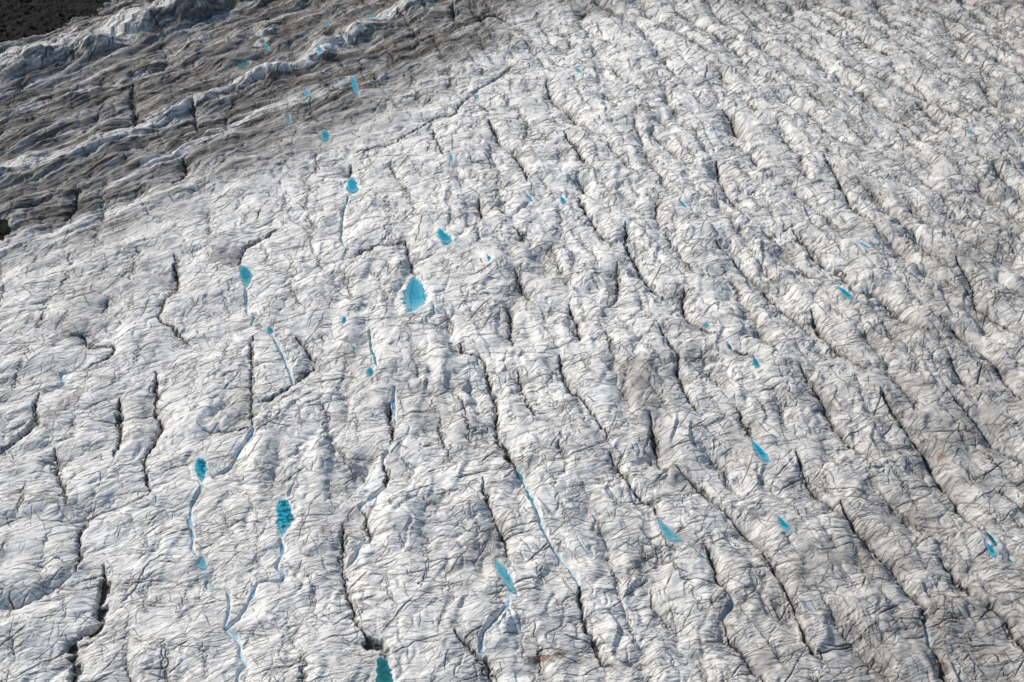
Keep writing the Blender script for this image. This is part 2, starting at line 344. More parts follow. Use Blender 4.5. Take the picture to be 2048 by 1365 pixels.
# dust and soft slope shade painted as grey patches: px, py, rx, ry, rot, amount
DUST_SHADE = [
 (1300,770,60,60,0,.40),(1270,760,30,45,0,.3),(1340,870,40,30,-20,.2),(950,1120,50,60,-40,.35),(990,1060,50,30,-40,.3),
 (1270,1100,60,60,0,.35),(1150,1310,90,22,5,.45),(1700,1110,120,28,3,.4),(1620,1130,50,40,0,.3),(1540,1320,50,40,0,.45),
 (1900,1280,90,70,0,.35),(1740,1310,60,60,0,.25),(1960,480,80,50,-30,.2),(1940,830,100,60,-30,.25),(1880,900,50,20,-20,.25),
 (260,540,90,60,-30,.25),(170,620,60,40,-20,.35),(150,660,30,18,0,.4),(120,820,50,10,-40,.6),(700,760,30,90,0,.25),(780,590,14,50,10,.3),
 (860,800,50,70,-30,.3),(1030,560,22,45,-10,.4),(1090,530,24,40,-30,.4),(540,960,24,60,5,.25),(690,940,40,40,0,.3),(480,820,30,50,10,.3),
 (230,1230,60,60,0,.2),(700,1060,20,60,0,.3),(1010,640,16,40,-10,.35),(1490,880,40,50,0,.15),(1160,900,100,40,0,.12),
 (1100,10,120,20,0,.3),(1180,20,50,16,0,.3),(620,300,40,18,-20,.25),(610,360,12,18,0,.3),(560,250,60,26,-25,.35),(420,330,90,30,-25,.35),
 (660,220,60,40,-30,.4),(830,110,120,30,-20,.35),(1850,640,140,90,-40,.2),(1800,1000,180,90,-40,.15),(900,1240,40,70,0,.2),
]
# bare bluish ice faces: px, py, rx, ry, rot, amount
BLUEICE = [
 (1565,185,26,12,-30,.35),(1420,268,20,10,-30,.35),(975,690,24,8,10,.35),(950,755,30,8,5,.4),(880,620,26,5,8,.5),(1130,350,40,10,-10,.3),
 (1210,350,26,10,-20,.25),(1255,440,14,10,0,.4),(1300,455,20,12,0,.25),(610,905,20,24,0,.2),(730,955,34,30,-20,.35),(60,1190,70,12,-20,.12),
 (230,1070,50,30,0,.2),(1215,790,40,20,-30,.25),(60,1330,40,40,0,.25),(1370,1300,24,30,0,.3),(820,1010,40,50,0,.18),(640,870,12,30,0,.3),
 (100,165,110,9,-18,.25),(390,58,80,8,-20,.25),(1240,1060,60,30,0,.15),(1140,990,60,20,-20,.15),(1010,1240,24,18,-20,.35),(300,1080,60,40,0,.15),
]
# silt and mud patches
SILTS = [
 (1080,1308,22,5,-6,'ochre',"rust brown silt patch in a hollow at the bottom edge"),
 (1122,1301,14,4,-12,'ochre',"small pinkish brown silt patch right of the rust brown one"),
 (1884,1318,7,18,-18,'ochre',"orange brown silt patch along a crevasse in the lower right corner"),
 (1885,906,9,4,-15,'ochre',"wide rusty silt patch on grey ice near the right edge"),
 (452,508,30,20,-8,'mud',"pale brown mud patch left of the dark bent crevasse"),
 (137,800,38,8,-38,'mud',"streaky grey brown mud patch near the left edge"),
 (114,643,12,6,-15,'mud',"small beige mud patch by the left edge"),
]

# gullies with a long shaded left bank: points, width of that bank, strength
GULLIES = [
 ([(-20,1222),(0,1212),(60,1190),(110,1165),(148,1140)],3.0,0.8),([(814,545),(807,590),(801,622)],6.5,1.3),([(468,785),(440,820),(408,862)],5.5,1.1),
 ([(748,905),(722,940),(700,975)],7,1.4),([(1085,500),(1100,550)],7,1.2),([(1036,580),(1022,640)],6,1.0),([(890,640),(925,700)],6.5,1.1),
 ([(925,740),(960,790)],6,1.0),([(950,800),(990,850)],6.5,1.1),([(1440,450),(1475,490),(1500,530)],9,1.2),([(1560,560),(1600,600)],8,1.0),
 ([(985,1100),(960,1150)],6,1.2),([(1140,640),(1162,676)],5,1.4),([(1155,340),(1177,372)],6,1.6),([(560,890),(545,960)],5.5,1.1),
 ([(640,830),(636,880)],4.5,0.9),([(1490,330),(1530,380)],9,1.0),([(1320,225),(1345,262)],7,1.5),([(1455,215),(1500,275)],8,1.2),
 ([(1430,700),(1470,760)],7,1.0),([(1790,610),(1850,660)],9,1.0),([(1300,1090),(1330,1140)],8,1.0),([(230,1190),(190,1240)],7,1.0),
 ([(700,760),(694,840)],5,1.0),([(1560,1190),(1590,1240)],7,0.9),([(1230,750),(1270,820)],7,0.9),([(1640,690),(1700,740)],8,0.9),
 ([(1200,120),(1240,165)],8,0.9),([(1560,240),(1620,300)],10,1.0),([(1760,260),(1830,320)],10,1.0),([(1650,120),(1720,175)],10,0.9),
 ([(1880,400),(1960,460)],10,1.0),([(1840,200),(1900,240)],10,0.9),([(1940,620),(2010,680)],9,0.9),([(1010,110),(1040,150)],8,0.8),
]


# ------------------------------------------------------------------ terrain grid (finer near the helicopter)
NR, NC = 1400, 1980
py_rows = np.linspace(1365 + 130, -125, NR)
_, yr = ground(np.full(NR, 1024.0), py_rows)
yr = np.concatenate([[60, 120, 165, 195], yr, [yr[-1] + 25, yr[-1] + 80, yr[-1] + 220, yr[-1] + 600, yr[-1] + 1600]])
sc_ = np.linspace(-1, 1, NC)
sc_ = np.concatenate([[-3.2, -2.2, -1.6, -1.25, -1.08], sc_, [1.08, 1.25, 1.6, 2.2, 3.2]])
NRT, NCT = len(yr), len(sc_)
R0, C0 = 4, 5
halfw = (yr * CP + H * SP) * (1024 + 130) / F
GX = sc_[None, :] * halfw[:, None]
GY = np.repeat(yr[:, None], NCT, 1)
rows_py = row_of(yr)


def idx(x, y):
    """grid position (float row, float column) of a ground point"""
    y = np.asarray(y, float)
    r = R0 + (py_rows[0] - row_of(np.maximum(y, 30))) / (py_rows[0] - py_rows[-1]) * (NR - 1)
    hw = (y * CP + H * SP) * (1024 + 130) / F
    c = C0 + (np.asarray(x) / hw + 1) / 2 * (NC - 1)
    return r, c


def sample(A, x, y):
    r, c = idx(x, y)
    r = np.clip(r, 0, NRT - 1.001); c = np.clip(c, 0, NCT - 1.001)
    r0 = r.astype(int); c0 = c.astype(int); fr = r - r0; fc = c - c0
    return (A[r0, c0] * (1 - fr) * (1 - fc) + A[r0 + 1, c0] * fr * (1 - fc)
            + A[r0, c0 + 1] * (1 - fr) * fc + A[r0 + 1, c0 + 1] * fr * fc)


def window(x0, x1, y0, y1):
    r, c = idx(np.array([x0, x0, x1, x1]), np.array([y0, y1, y0, y1]))
    ra = int(max(0, math.floor(r.min()))); rb = int(min(NRT, math.ceil(r.max()) + 1))
    ca = int(max(0, math.floor(c.min()))); cb = int(min(NCT, math.ceil(c.max()) + 1))
    return ra, rb, ca, cb


def curve(pts, step=1.0, wob=0.0, seed=0):
    """smooth curve through ground points, resampled every step metres, with a little wobble"""
    P = np.array(pts, float)
    if len(P) > 2:
        Q = np.vstack([2 * P[0] - P[1], P, 2 * P[-1] - P[-2]])
        out = []
        for i in range(1, len(Q) - 2):
            p0, p1, p2, p3 = Q[i - 1], Q[i], Q[i + 1], Q[i + 2]
            for t in np.linspace(0, 1, 8, endpoint=False):
                out.append(0.5 * (2 * p1 + (p2 - p0) * t + (2 * p0 - 5 * p1 + 4 * p2 - p3) * t * t + (3 * p1 - p0 - 3 * p2 + p3) * t ** 3))
        out.append(P[-1]); P = np.array(out)
    L = np.concatenate([[0], np.cumsum(np.hypot(*np.diff(P, axis=0).T))])
    n = max(3, int(L[-1] / step) + 1)
    s = np.linspace(0, L[-1], n)
    P = np.stack([np.interp(s, L, P[:, 0]), np.interp(s, L, P[:, 1])], 1)
    if wob:
        T = np.gradient(P, axis=0); T /= np.hypot(T[:, 0], T[:, 1])[:, None] + 1e-9
        w = wob * (fbm(s / 9.0, s * 0 + seed * 3.7, 3, seed, 0.65))
        w = w + wob * 0.75 * np.sign(noise(s / 3.1, s * 0 + seed * 1.9, seed + 5)) * np.abs(noise(s / 4.3, s * 0 + seed, seed + 9)) ** 0.6
        w = w * np.minimum(1, np.minimum(s, s[-1] - s) / 4.0)
        P = P + np.stack([-T[:, 1], T[:, 0]], 1) * w[:, None]
    return P, s


def line_field(P, R, D, S=None, extra=None):
    """lower the distance field D (and carry extra values) around polyline P within R metres"""
    for k in range(len(P) - 1):
        ax, ay = P[k]; bx, by = P[k + 1]
        ra, rb, ca, cb = window(min(ax, bx) - R, max(ax, bx) + R, min(ay, by) - R, max(ay, by) + R)
        if rb <= ra or cb <= ca: continue
        X = GX[ra:rb, ca:cb]; Y = GY[ra:rb, ca:cb]
        dx, dy = bx - ax, by - ay; L2 = dx * dx + dy * dy + 1e-9
        t = np.clip(((X - ax) * dx + (Y - ay) * dy) / L2, 0, 1)
        d = np.hypot(X - ax - t * dx, Y - ay - t * dy)
        sub = D[ra:rb, ca:cb]
        m = d < sub
        sub[m] = d[m]
        if S is not None:
            e0, e1 = extra[k], extra[k + 1]
            S[ra:rb, ca:cb][m] = (e0 + (e1 - e0) * t)[m]


def groove(P, strength, wl, wr, G, expo=1.1):
    """deepen the groove field G along P: strength per point, widths of the left and right bank"""
    R = 3.2 * max(wl, wr)
    for k in range(len(P) - 1):
        ax, ay = P[k]; bx, by = P[k + 1]
        ra, rb, ca, cb = window(min(ax, bx) - R, max(ax, bx) + R, min(ay, by) - R, max(ay, by) + R)
        if rb <= ra or cb <= ca: continue
        X = GX[ra:rb, ca:cb] + WX[ra:rb, ca:cb]; Y = GY[ra:rb, ca:cb]
        dx, dy = bx - ax, by - ay; L2 = dx * dx + dy * dy + 1e-9
        t = np.clip(((X - ax) * dx + (Y - ay) * dy) / L2, 0, 1)
        ex = X - ax - t * dx; ey = Y - ay - t * dy
        d = np.hypot(ex, ey)
        w = np.where(ex < 0, wl, wr)
        g = (strength[k] + (strength[k + 1] - strength[k]) * t) * np.exp(-(d / w) ** expo)
        np.maximum(G[ra:rb, ca:cb], g, out=G[ra:rb, ca:cb])


# world-space helper: traced polyline -> ground
def trace(pts):
    a = np.array(pts, float)
    x, y = ground(a[:, 0], a[:, 1])
    return np.stack([x, y], 1)


f32 = np.float32
U = field(CU, GX, GY).astype(f32); V = field(CV, GX, GY).astype(f32)
gx, gy = GX.astype(f32), GY.astype(f32)
U = U + 3.5 * noise(gx / 38, gy / 38, 1) + 1.2 * noise(gx / 13, gy / 13, 2)
V = V + 6.0 * noise(gx / 45, gy / 45, 3) + 2.2 * noise(gx / 21, gy / 21, 6) + 0.7 * noise(gx / 11, gy / 11, 4) + 0.10 * noise(gx / 4, gy / 4, 5)

# photo-plan coordinates of every grid point (used only to read the survey)
PYG = np.repeat(np.clip(rows_py, -600, 2400)[:, None], NCT, 1)
PXG = 1024 + GX / ((GY * CP + H * SP)) * F
print('field ok')


def blob(px, py, rx, ry, rot=0.0, soft=0.6, jag=0.35, seed=0, jscale=9.0):
    """soft irregular patch on the ice, 0..1"""
    a = math.radians(rot)
    dx = PXG - px; dy = PYG - py
    p = (dx * math.cos(a) + dy * math.sin(a)) / rx
    q = (-dx * math.sin(a) + dy * math.cos(a)) / ry
    ra = np.where((np.abs(dx) < 2.2 * max(rx, ry)) & (np.abs(dy) < 2.2 * max(rx, ry)), np.hypot(p, q), 9.0)
    m = np.zeros_like(ra)
    w = ra < 2.2
    if w.any():
        m[w] = 1 - smooth(1 - soft, 1 + soft, ra[w] + jag * fbm(gx[w] / jscale, gy[w] / jscale, 3, 90 + seed))
    return m


# zone of dirty brown ice (upper left) and black moraine (corner)
nz = fbm(gx / 60, gy / 60, 3, 20)
lim = np.interp(PXG, [-200, 0, 150, 300, 450, 600, 700, 800, 900, 1000, 1080], [500, 455, 425, 365, 300, 245, 205, 155, 95, 30, -60])
brown = smooth(-105, 75, lim + 26 - PYG + 50 * nz + 26 * noise(U / 70, V / 7, 99))
mlim = np.interp(PXG, [-300, 0, 60, 130, 200, 260, 330], [120, 92, 74, 52, 22, 0, -40])
mor = smooth(-14, 14, mlim - PYG + 44 * fbm(gx / 34, gy / 34, 6, 25, 0.65))
mor = np.maximum(mor, blob(-12, 465, 34, 22, -10, 0.4, 0.5, 3))

# ---------------------------------------------------------------- heights
Z = 2.2 * noise(gx / 95, gy / 95, 30) + 1.1 * noise(gx / 36, gy / 36, 31)

# traced clefts, streams -> curves
LINES = []
for kind, table in (('crevasse', CREVASSES), ('meltwater_stream', STREAMS)):
    for i, row in enumerate(table):
        pts, wpx, label = row[0], row[1], row[2]
        P, s = curve(trace(pts), 0.8, 1.25 if kind == 'crevasse' else 0.45, i + (0 if kind == 'crevasse' else 300))
        LINES.append(dict(kind=kind, P=P, s=s, w=wpx, label=label, seed=i, opt=row[3] if len(row) > 3 else {}))

BIG = 99.0
D1 = np.full(GX.shape, BIG)               # distance to the main clefts
for L in LINES:
    line_field(L['P'][::4] if len(L['P']) > 12 else L['P'], 26, D1)
for row in POOLS:
    c = trace(row[0]); 
    line_field(np.array([c.mean(0), c.mean(0) + 0.5]), 20, D1)

# more clefts that follow the flow, evenly spread between the traced ones
FREE = []
SEEDS = []
occ = {}


def occupied(x, y, r):
    cs = 8.0
    i0, j0 = int(x // cs), int(y // cs); n = int(r // cs) + 1
    for i in range(i0 - n, i0 + n + 1):
        for j in range(j0 - n, j0 + n + 1):
            for (a, b) in occ.get((i, j), ()):
                if (a - x) ** 2 + (b - y) ** 2 < r * r: return True
    return False


def occupy(P):
    for a, b in P:
        occ.setdefault((int(a // 8), int(b // 8)), []).append((a, b))


for L in LINES:
    occupy(L['P'][::3])
for row in POOLS: occupy(trace(row[0]))


def stream_line(c, x, y, sgn, length, step, sep, wander=0.25, check=True):
    P = [(x, y)]; ang = 0.0
    for k in range(int(length / step)):
        tx, ty = tangent(c, x, y)
        ang = 0.85 * ang + random.gauss(0, wander) * 0.3
        ca, sa = math.cos(ang), math.sin(ang)
        x += sgn * (tx * ca - ty * sa) * step; y += sgn * (tx * sa + ty * ca) * step
        if check and occupied(x, y, sep): break
        P.append((x, y))
    return P


for pas, (sep, nseed) in enumerate(((16.5, 1600), (9.5, 2400))):
    for k in range(nseed):
        py = random.uniform(-120, 1480); px = random.uniform(-110, 2160)
        x, y = ground(px, py); x = float(x); y = float(y)
        right = smooth(700, 1300, px)
        sp = sep * (1.15 - 0.25 * right) * random.uniform(0.75, 1.35)
        if px < 900 and py < 500 and random.random() < 0.5: continue
        if occupied(x, y, sp): continue
        ln = random.uniform(15, 75) * (1 + 0.8 * right) * (1 if pas == 0 else 0.5)
        A = stream_line(CU, x, y, 1, ln, 2.0, sp * 0.7, 0.4); B = stream_line(CU, x, y, -1, ln, 2.0, sp * 0.7, 0.4)
        P = np.array(B[::-1] + A[1:])
        if len(P) < 6: continue
        occupy(P)
        FREE.append((P, pas))
print('free clefts', len(FREE))
WX = (2.2 * noise(gx / 9, gy / 9, 34) + 0.9 * noise(gx / 3.2, gy / 3.2, 35))
G1 = np.zeros(GX.shape); G2 = np.zeros(GX.shape)
def strength_along(P, base, sd):
    k = np.arange(len(P)); n_ = len(P)
    e = np.minimum(1, np.minimum(k + 0.3, n_ - 1 - k + 0.3) / max(2.0, 0.22 * n_))
    return base * e * np.clip(0.75 + 0.9 * fbm(P[:, 0] / 22.0, P[:, 1] / 22.0, 2, sd), 0.12, 1.5)
for i, L in enumerate(LINES):
    P = L['P'][::4]
    b_ = 1.0 if L['kind'] == 'crevasse' else 0.7
    groove(P, strength_along(P, b_ * L['opt'].get('groove', 1.0), 3), random.uniform(7, 12), random.uniform(4.0, 7.5), G1)
for P, pas in FREE:
    if pas == 0: groove(P[::2], strength_along(P[::2], 1.05 * random.uniform(0.35, 1.0) * 0.8 + 0.45 * float(smooth(-60, 120, P[:, 0].mean())), 4), random.uniform(6.5, 12), random.uniform(3.5, 7), G1)
    else: groove(P[::2], strength_along(P[::2], random.uniform(0.3, 1.0), 5), random.uniform(2.5, 5), random.uniform(2, 4), G2)
D1 = np.full(GX.shape, BIG)
for L in LINES: line_field(L['P'][::6], 14, D1)
for P, pas in FREE:
    if pas == 0: line_field(P[::3], 12, D1)
right = smooth(650, 1350, PXG)
amp = 0.85 + 0.60 * right
amp = amp * (0.75 + 0.6 * fbm(gx / 50, gy / 50, 2, 33))
G3 = np.zeros(GX.shape)
for L in LINES:
    if L['kind'] == 'crevasse': groove(L['P'][::3], strength_along(L['P'][::3], L['opt'].get('groove', 1.0) * random.uniform(.7, 1.2), 9), 2.8, 1.5, G3, 1.0)
for P, pas in FREE:
    if pas == 0: groove(P, strength_along(P, random.uniform(0.2, 0.8), 10), 2.6, 1.4, G3, 1.0)
Z = Z - amp * (4.2 * G1 + 1.6 * G2) - 1.3 * G3
# irregular swells, hollows and broken slabs of the ice between the clefts
Z += 0.70 * noise(gx / 19, gy / 19, 71) + 0.14 * noise(gx / 9.5, gy / 9.5, 72) - 0.6 * smooth(0.75, 1.0, ridged(gx / 23 + 0.3 * noise(gx / 8, gy / 8, 73), gy / 30, 74))
slab = noise(U / 12, V / 26, 75)
Z += 0.85 * np.abs(slab) * (0.5 + 0.5 * right)
leftness = 1 - smooth(250, 900, PXG)
wx_ = gx + 2.2 * noise(gx / 12, gy / 12, 110); wy_ = gy + 2.2 * noise(gx / 12, gy / 12, 111)
calm = 1 - 0.55 * leftness - 0.5 * (1 - smooth(80, 520, PYG)) * smooth(700, 1100, PXG)
Z += calm * (0.85 * np.abs(noise(wx_ / 15, wy_ / 19, 112)) - 0.32 * np.abs(noise(wx_ / 8, wy_ / 11, 113)))
Z += 0.06 * noise(gx / 4.6, gy / 4.6, 76) + 0.03 * np.abs(noise(gx / 2.3, gy / 2.3, 77))

# tilted slabs: gentle backs and steep right-hand faces, in patches; short creases along the flow
ph = U / 12.5 + 1.1 * noise(U / 42, V / 26, 101)
frc = ph - np.floor(ph)
gate = smooth(-0.15, 0.45, fbm(gx / 24, gy / 24, 2, 102))
Z += 1.8 * calm * gate * (0.75 + 0.35 * right) * (frc - smooth(0.76, 1.0, frc))
crease = smooth(0.80, 1.0, ridged(U / 7 + 0.35 * noise(gx / 5, gy / 5, 103), V / 15, 104)) * smooth(-0.2, 0.3, noise(gx / 17, gy / 17, 105))
Z -= 0.48 * calm * crease
crease2 = smooth(0.84, 1.0, ridged(gx / 9 + 0.4 * noise(gx / 4, gy / 4, 106), gy / 6, 107)) * smooth(-0.1, 0.4, noise(gx / 21, gy / 21, 108))
Z -= 0.25 * crease2
rough = smooth(-0.35, 0.30, fbm(gx / 20, gy / 20, 2, 109))

# cross lumps and foliation bands
lf = 1 - 0.55 * (1 - smooth(250, 900, PXG)) * (1 - brown)
Z += 0.7 * lf * amp * noise(U / 17, V / 9, 36)
Z += 0.30 * lf * noise(U / 10, V / 4.3, 37)
leftness = 1 - smooth(250, 900, PXG)
Z += leftness * (1.2 * noise(U / 45, V / 13, 46) - 0.2 * smooth(0.8, 1.0, ridged(U / 30, V / 4, 47)))
fa = (0.45 + 0.75 * rough) * (0.8 + 0.5 * fbm(gx / 30, gy / 30, 2, 38))
fr1 = ridged(U / 11, V / 2.6, 39)
fr2 = ridged(U / 6, V / 1.25, 40); fr3 = ridged(U / 3.2, V / 0.85, 44)
Z += -0.24 * fa * lf * smooth(0.84, 1.0, fr1) - 0.10 * fa * smooth(0.72, 1.0, fr2) - 0.03 * smooth(0.7, 1.0, fr3)
Z += (0.4 + 0.9 * rough) * 0.08 * fbm(gx / 3.5, gy / 3.5, 3, 41) + 0.05 * noise(U / 3.0, V / 1.4, 42)

# the tall white ridges at the edge of the moraine
for pts, hgt, wl, wr, sd in RIDGES:
    P, s = curve(trace(pts), 3.0, 3.0, 200 + sd)
    D = np.full(GX.shape, BIG); S = np.zeros(GX.shape)
    line_field(P, 60, D, S, s / s[-1])
    # side: which bank of the crest
    tx = P[-1] - P[0]; tx /= np.hypot(*tx)
    j = np.clip((S * (len(P) - 1)).astype(int), 0, len(P) - 1)
    side = (GX - P[j, 0]) * tx[1] - (GY - P[j, 1]) * tx[0]      # >0: towards the camera
    w = np.where(side > 0, wr, wl)
    hv = hgt * (0.70 + 0.75 * noise(S * 9 + sd, S * 0 + 3.3, 47)) * smooth(0, .05, S + .02) * smooth(0, .06, 1.02 - S)
    Z += hv * np.exp(-(np.maximum(D + 1.3 * noise(gx / 7, gy / 7, 48), 0) / w) ** 1.3) * (D < 60)
# wave-like waste heaps on the brown ice
bh = brown * (1 - mor)
Z += bh * (2.4 * noise(U / 26, V / 10, 50) + 1.6 * ridged(U / 24, V / 5.5, 51) + 0.9 * ridged(U / 14, V / 2.4, 52))
Z += mor * (1.5 * fbm(gx / 14, gy / 14, 4, 53, 0.65) + 0.9 * np.abs(noise(gx / 3.5, gy / 3.5, 54)))

GG = np.zeros(GX.shape)
for pts, wl_, st_ in GULLIES:
    P, s = curve(trace(pts), 2.0, 1.5, 400 + len(pts))
    groove(P, strength_along(P, st_, 8), wl_, 2.6, GG, 1.4)
Z -= 3.6 * GG
# humps and hollows read off the survey
for px, py, rx, ry, rot, h in HUMPS:
    Z += h * blob(px, py, rx, ry, rot, 0.8, 0.35, int(px) % 40)

print('heights ok')
# ---------------------------------------------------------------- attributes of the ice
dirt = np.zeros(GX.shape); blue = np.zeros(GX.shape)
grey = np.zeros(GX.shape)

# thin cracks ------------------------------------------------------
def splat(P, w_m, val, depth):
    """thin crack: val of grit and depth metres, half width w_m"""
    global dirt, Z
    n = len(P)
    L = np.concatenate([[0], np.cumsum(np.hypot(*np.diff(P, axis=0).T))])
    m = max(2, int(L[-1] / 0.22))
    s = np.linspace(0, L[-1], m)
    x = np.interp(s, L, P[:, 0]); y = np.interp(s, L, P[:, 1])
    tp = np.minimum(1, np.minimum(s, L[-1] - s) / (0.25 * L[-1] + 1e-6))
    r, c = idx(x, y)
    SPL.append((r, c, val * tp, depth * tp, np.full(m, w_m), x, y))


SPL = []
def wander_line(x, y, ang, length, step=0.9, curl=0.25):
    P = [(x, y)]; da = 0
    for k in range(max(2, int(length / step))):
        da = 0.6 * da + random.gauss(0, curl)
        a = ang + da
        x += math.cos(a) * step; y += math.sin(a) * step
        P.append((x, y))
    return np.array(P)


allmain = [(L['P'], 1.0 if L['kind'] == 'crevasse' else 0.5) for L in LINES] + [(P, 0.9 if pas == 0 else 0.55) for P, pas in FREE]
for P, str_ in allmain:
    # the cleft itself as a broken, jagged crack, then feathery side cracks
    n = len(P)
    if n < 4: continue
    stepm = math.hypot(*(P[1] - P[0])); far = 0.7 + P[:, 1].mean() / 900
    for rep_ in range(3):
        Pc, sc2 = curve(P, 0.5, 1.3 + 0.9 * rep_, random.randrange(900))
        Pc = Pc + RNG.normal(0, 0.10, Pc.shape)
        k = random.randint(0, 20)
        while k < len(Pc) - 6:
            ln = random.randint(8, 60)
            seg = Pc[k:k + ln]
            if len(seg) > 3: splat(seg, (random.uniform(0.12, 0.34) * str_ + 0.05) * far, random.uniform(0.6, 1.0) * (0.6 + 0.4 * str_), random.uniform(0.3, 0.9) * str_)
            k += ln + random.randint(0, 40 + 70 * rep_)
    T = np.gradient(P, axis=0)
    nb = int(n * stepm / 1.15 * (0.55 + 0.45 * str_))
    for q in range(nb):
        k = random.randrange(n)
        if math.sin(k * stepm / 9.0 + n) + random.uniform(-1, 1) < -0.35: continue
        a = math.atan2(T[k, 1], T[k, 0])
        u_ = random.random()
        if u_ < 0.55:
            tx, ty = tangent(CV, *P[k]); b = math.atan2(ty, tx) + random.gauss(0, 0.4) + (math.pi if random.random() < 0.5 else 0)
        else:
            b = a + random.choice((-1, 1)) * random.uniform(0.15, 1.0) + (math.pi if random.random() < 0.5 else 0)
        W = wander_line(P[k, 0] + random.gauss(0, 1.6), P[k, 1] + random.gauss(0, 1.6), b, (random.expovariate(1 / 3.6) * str_ + 1.0) * far, 0.5, 0.2)
        splat(W, random.uniform(0.08, 0.18) * far, random.uniform(0.6, 1.0), random.uniform(0.05, 0.25))
# foliation cracks everywhere
dens = np.clip(0.55 + 1.1 * fbm(gx / 24, gy / 24, 3, 78) + 0.25 * (rough - 0.5) + 0.5 * np.exp(-D1 / 4), 0.1, 1)
for k in range(21000):
    py = random.uniform(-110, 1470); px = random.uniform(-110, 2160)
    x, y = ground(px, py); x = float(x); y = float(y)
    if random.random() > dens[int(idx(x, y)[0]), int(idx(x, y)[1])]: continue
    tx, ty = tangent(CV, x, y)
    far = 0.7 + y / 900
    u_ = random.random(); b = math.atan2(ty, tx) + (random.gauss(0, 0.22) if u_ < 0.62 else random.uniform(0.3, 0.9) if u_ < 0.82 else -random.uniform(0.25, 0.8))
    ln = (2.0 + random.expovariate(1 / 6.5)) * far
    splat(wander_line(x, y, b, min(ln, 34), 0.6, 0.11), random.uniform(0.07, 0.18) * far, 0.4 + 0.6 * random.random() ** 0.7, random.uniform(0.02, 0.16))
for k in range(3200):
    py = random.uniform(-110, 1470); px = random.uniform(-110, 2160)
    x, y = ground(px, py); x = float(x); y = float(y)
    tx, ty = tangent(CU, x, y)
    far = 0.7 + y / 900
    b = math.atan2(ty, tx) + random.gauss(0, 0.45)
    splat(wander_line(x, y, b, (1.5 + random.expovariate(1 / 4.0)) * far, 0.6, 0.22), random.uniform(0.08, 0.2) * far, random.uniform(0.5, 1.0), random.uniform(0.05, 0.25))
# longer oblique fractures crossing the slabs, darker and a little open
for k in range(900):
    py = random.uniform(-110, 1470); px = random.uniform(-110, 2160)
    x, y = ground(px, py); x = float(x); y = float(y)
    tx, ty = tangent(CV, x, y); far = 0.7 + y / 900
    u_ = random.random(); b = math.atan2(ty, tx) + (random.gauss(0, 0.2) if u_ < 0.5 else random.uniform(0.25, 0.8) if u_ < 0.75 else -random.uniform(0.25, 0.7))
    W = wander_line(x, y, b, random.uniform(7, 26) * far, 0.6, 0.10)
    splat(W, random.uniform(0.16, 0.36) * far, random.uniform(0.6, 1.0), random.uniform(0.2, 0.6))
    for q in range(random.randint(0, 3)):
        j = random.randrange(len(W))
        splat(wander_line(W[j, 0], W[j, 1], b + random.choice((-1, 1)) * random.uniform(0.3, 0.9), random.uniform(2, 8) * far, 0.6, 0.12), random.uniform(0.1, 0.2) * far, random.uniform(0.5, 0.95), 0.12)
for pts, w, val, dep in CRACKS:
    P, s = curve(trace(pts), 0.8, 0.8, int(pts[0][0]) % 97)
    splat(P, w, val, dep)

r = np.concatenate([a[0] for a in SPL]); c = np.concatenate([a[1] for a in SPL])
val = np.concatenate([a[2] for a in SPL]); dep = np.concatenate([a[3] for a in SPL]); wid = np.concatenate([a[4] for a in SPL])
X = np.concatenate([a[5] for a in SPL]); Y = np.concatenate([a[6] for a in SPL])
ok = (r > 4) & (r < NRT - 5) & (c > 4) & (c < NCT - 5)
r, c, val, dep, wid, X, Y = [a[ok] for a in (r, c, val, dep, wid, X, Y)]
print('splat points', len(r))
crackD = np.zeros(GX.shape)
ri = np.round(r).astype(int); ci = np.round(c).astype(int)
for di in (-2, -1, 0, 1, 2):
    for dj in (-2, -1, 0, 1, 2):
        rr = ri + di; cc = ci + dj
        d = np.hypot(GX[rr, cc] - X, GY[rr, cc] - Y)
        cell = 0.5 * (GX[rr, cc + 1] - GX[rr, cc]) + 0.5 * np.abs(GY[rr + 1, cc] - GY[rr, cc])
        w = np.maximum(wid, 0.78 * cell)
        k = np.exp(-(d / w) ** 2)
        thin = np.clip(wid / (0.60 * cell), 0.85, 1)
        np.maximum.at(dirt, (rr, cc), k * val * thin)
        np.maximum.at(crackD, (rr, cc), k * dep * thin)
Z -= crackD

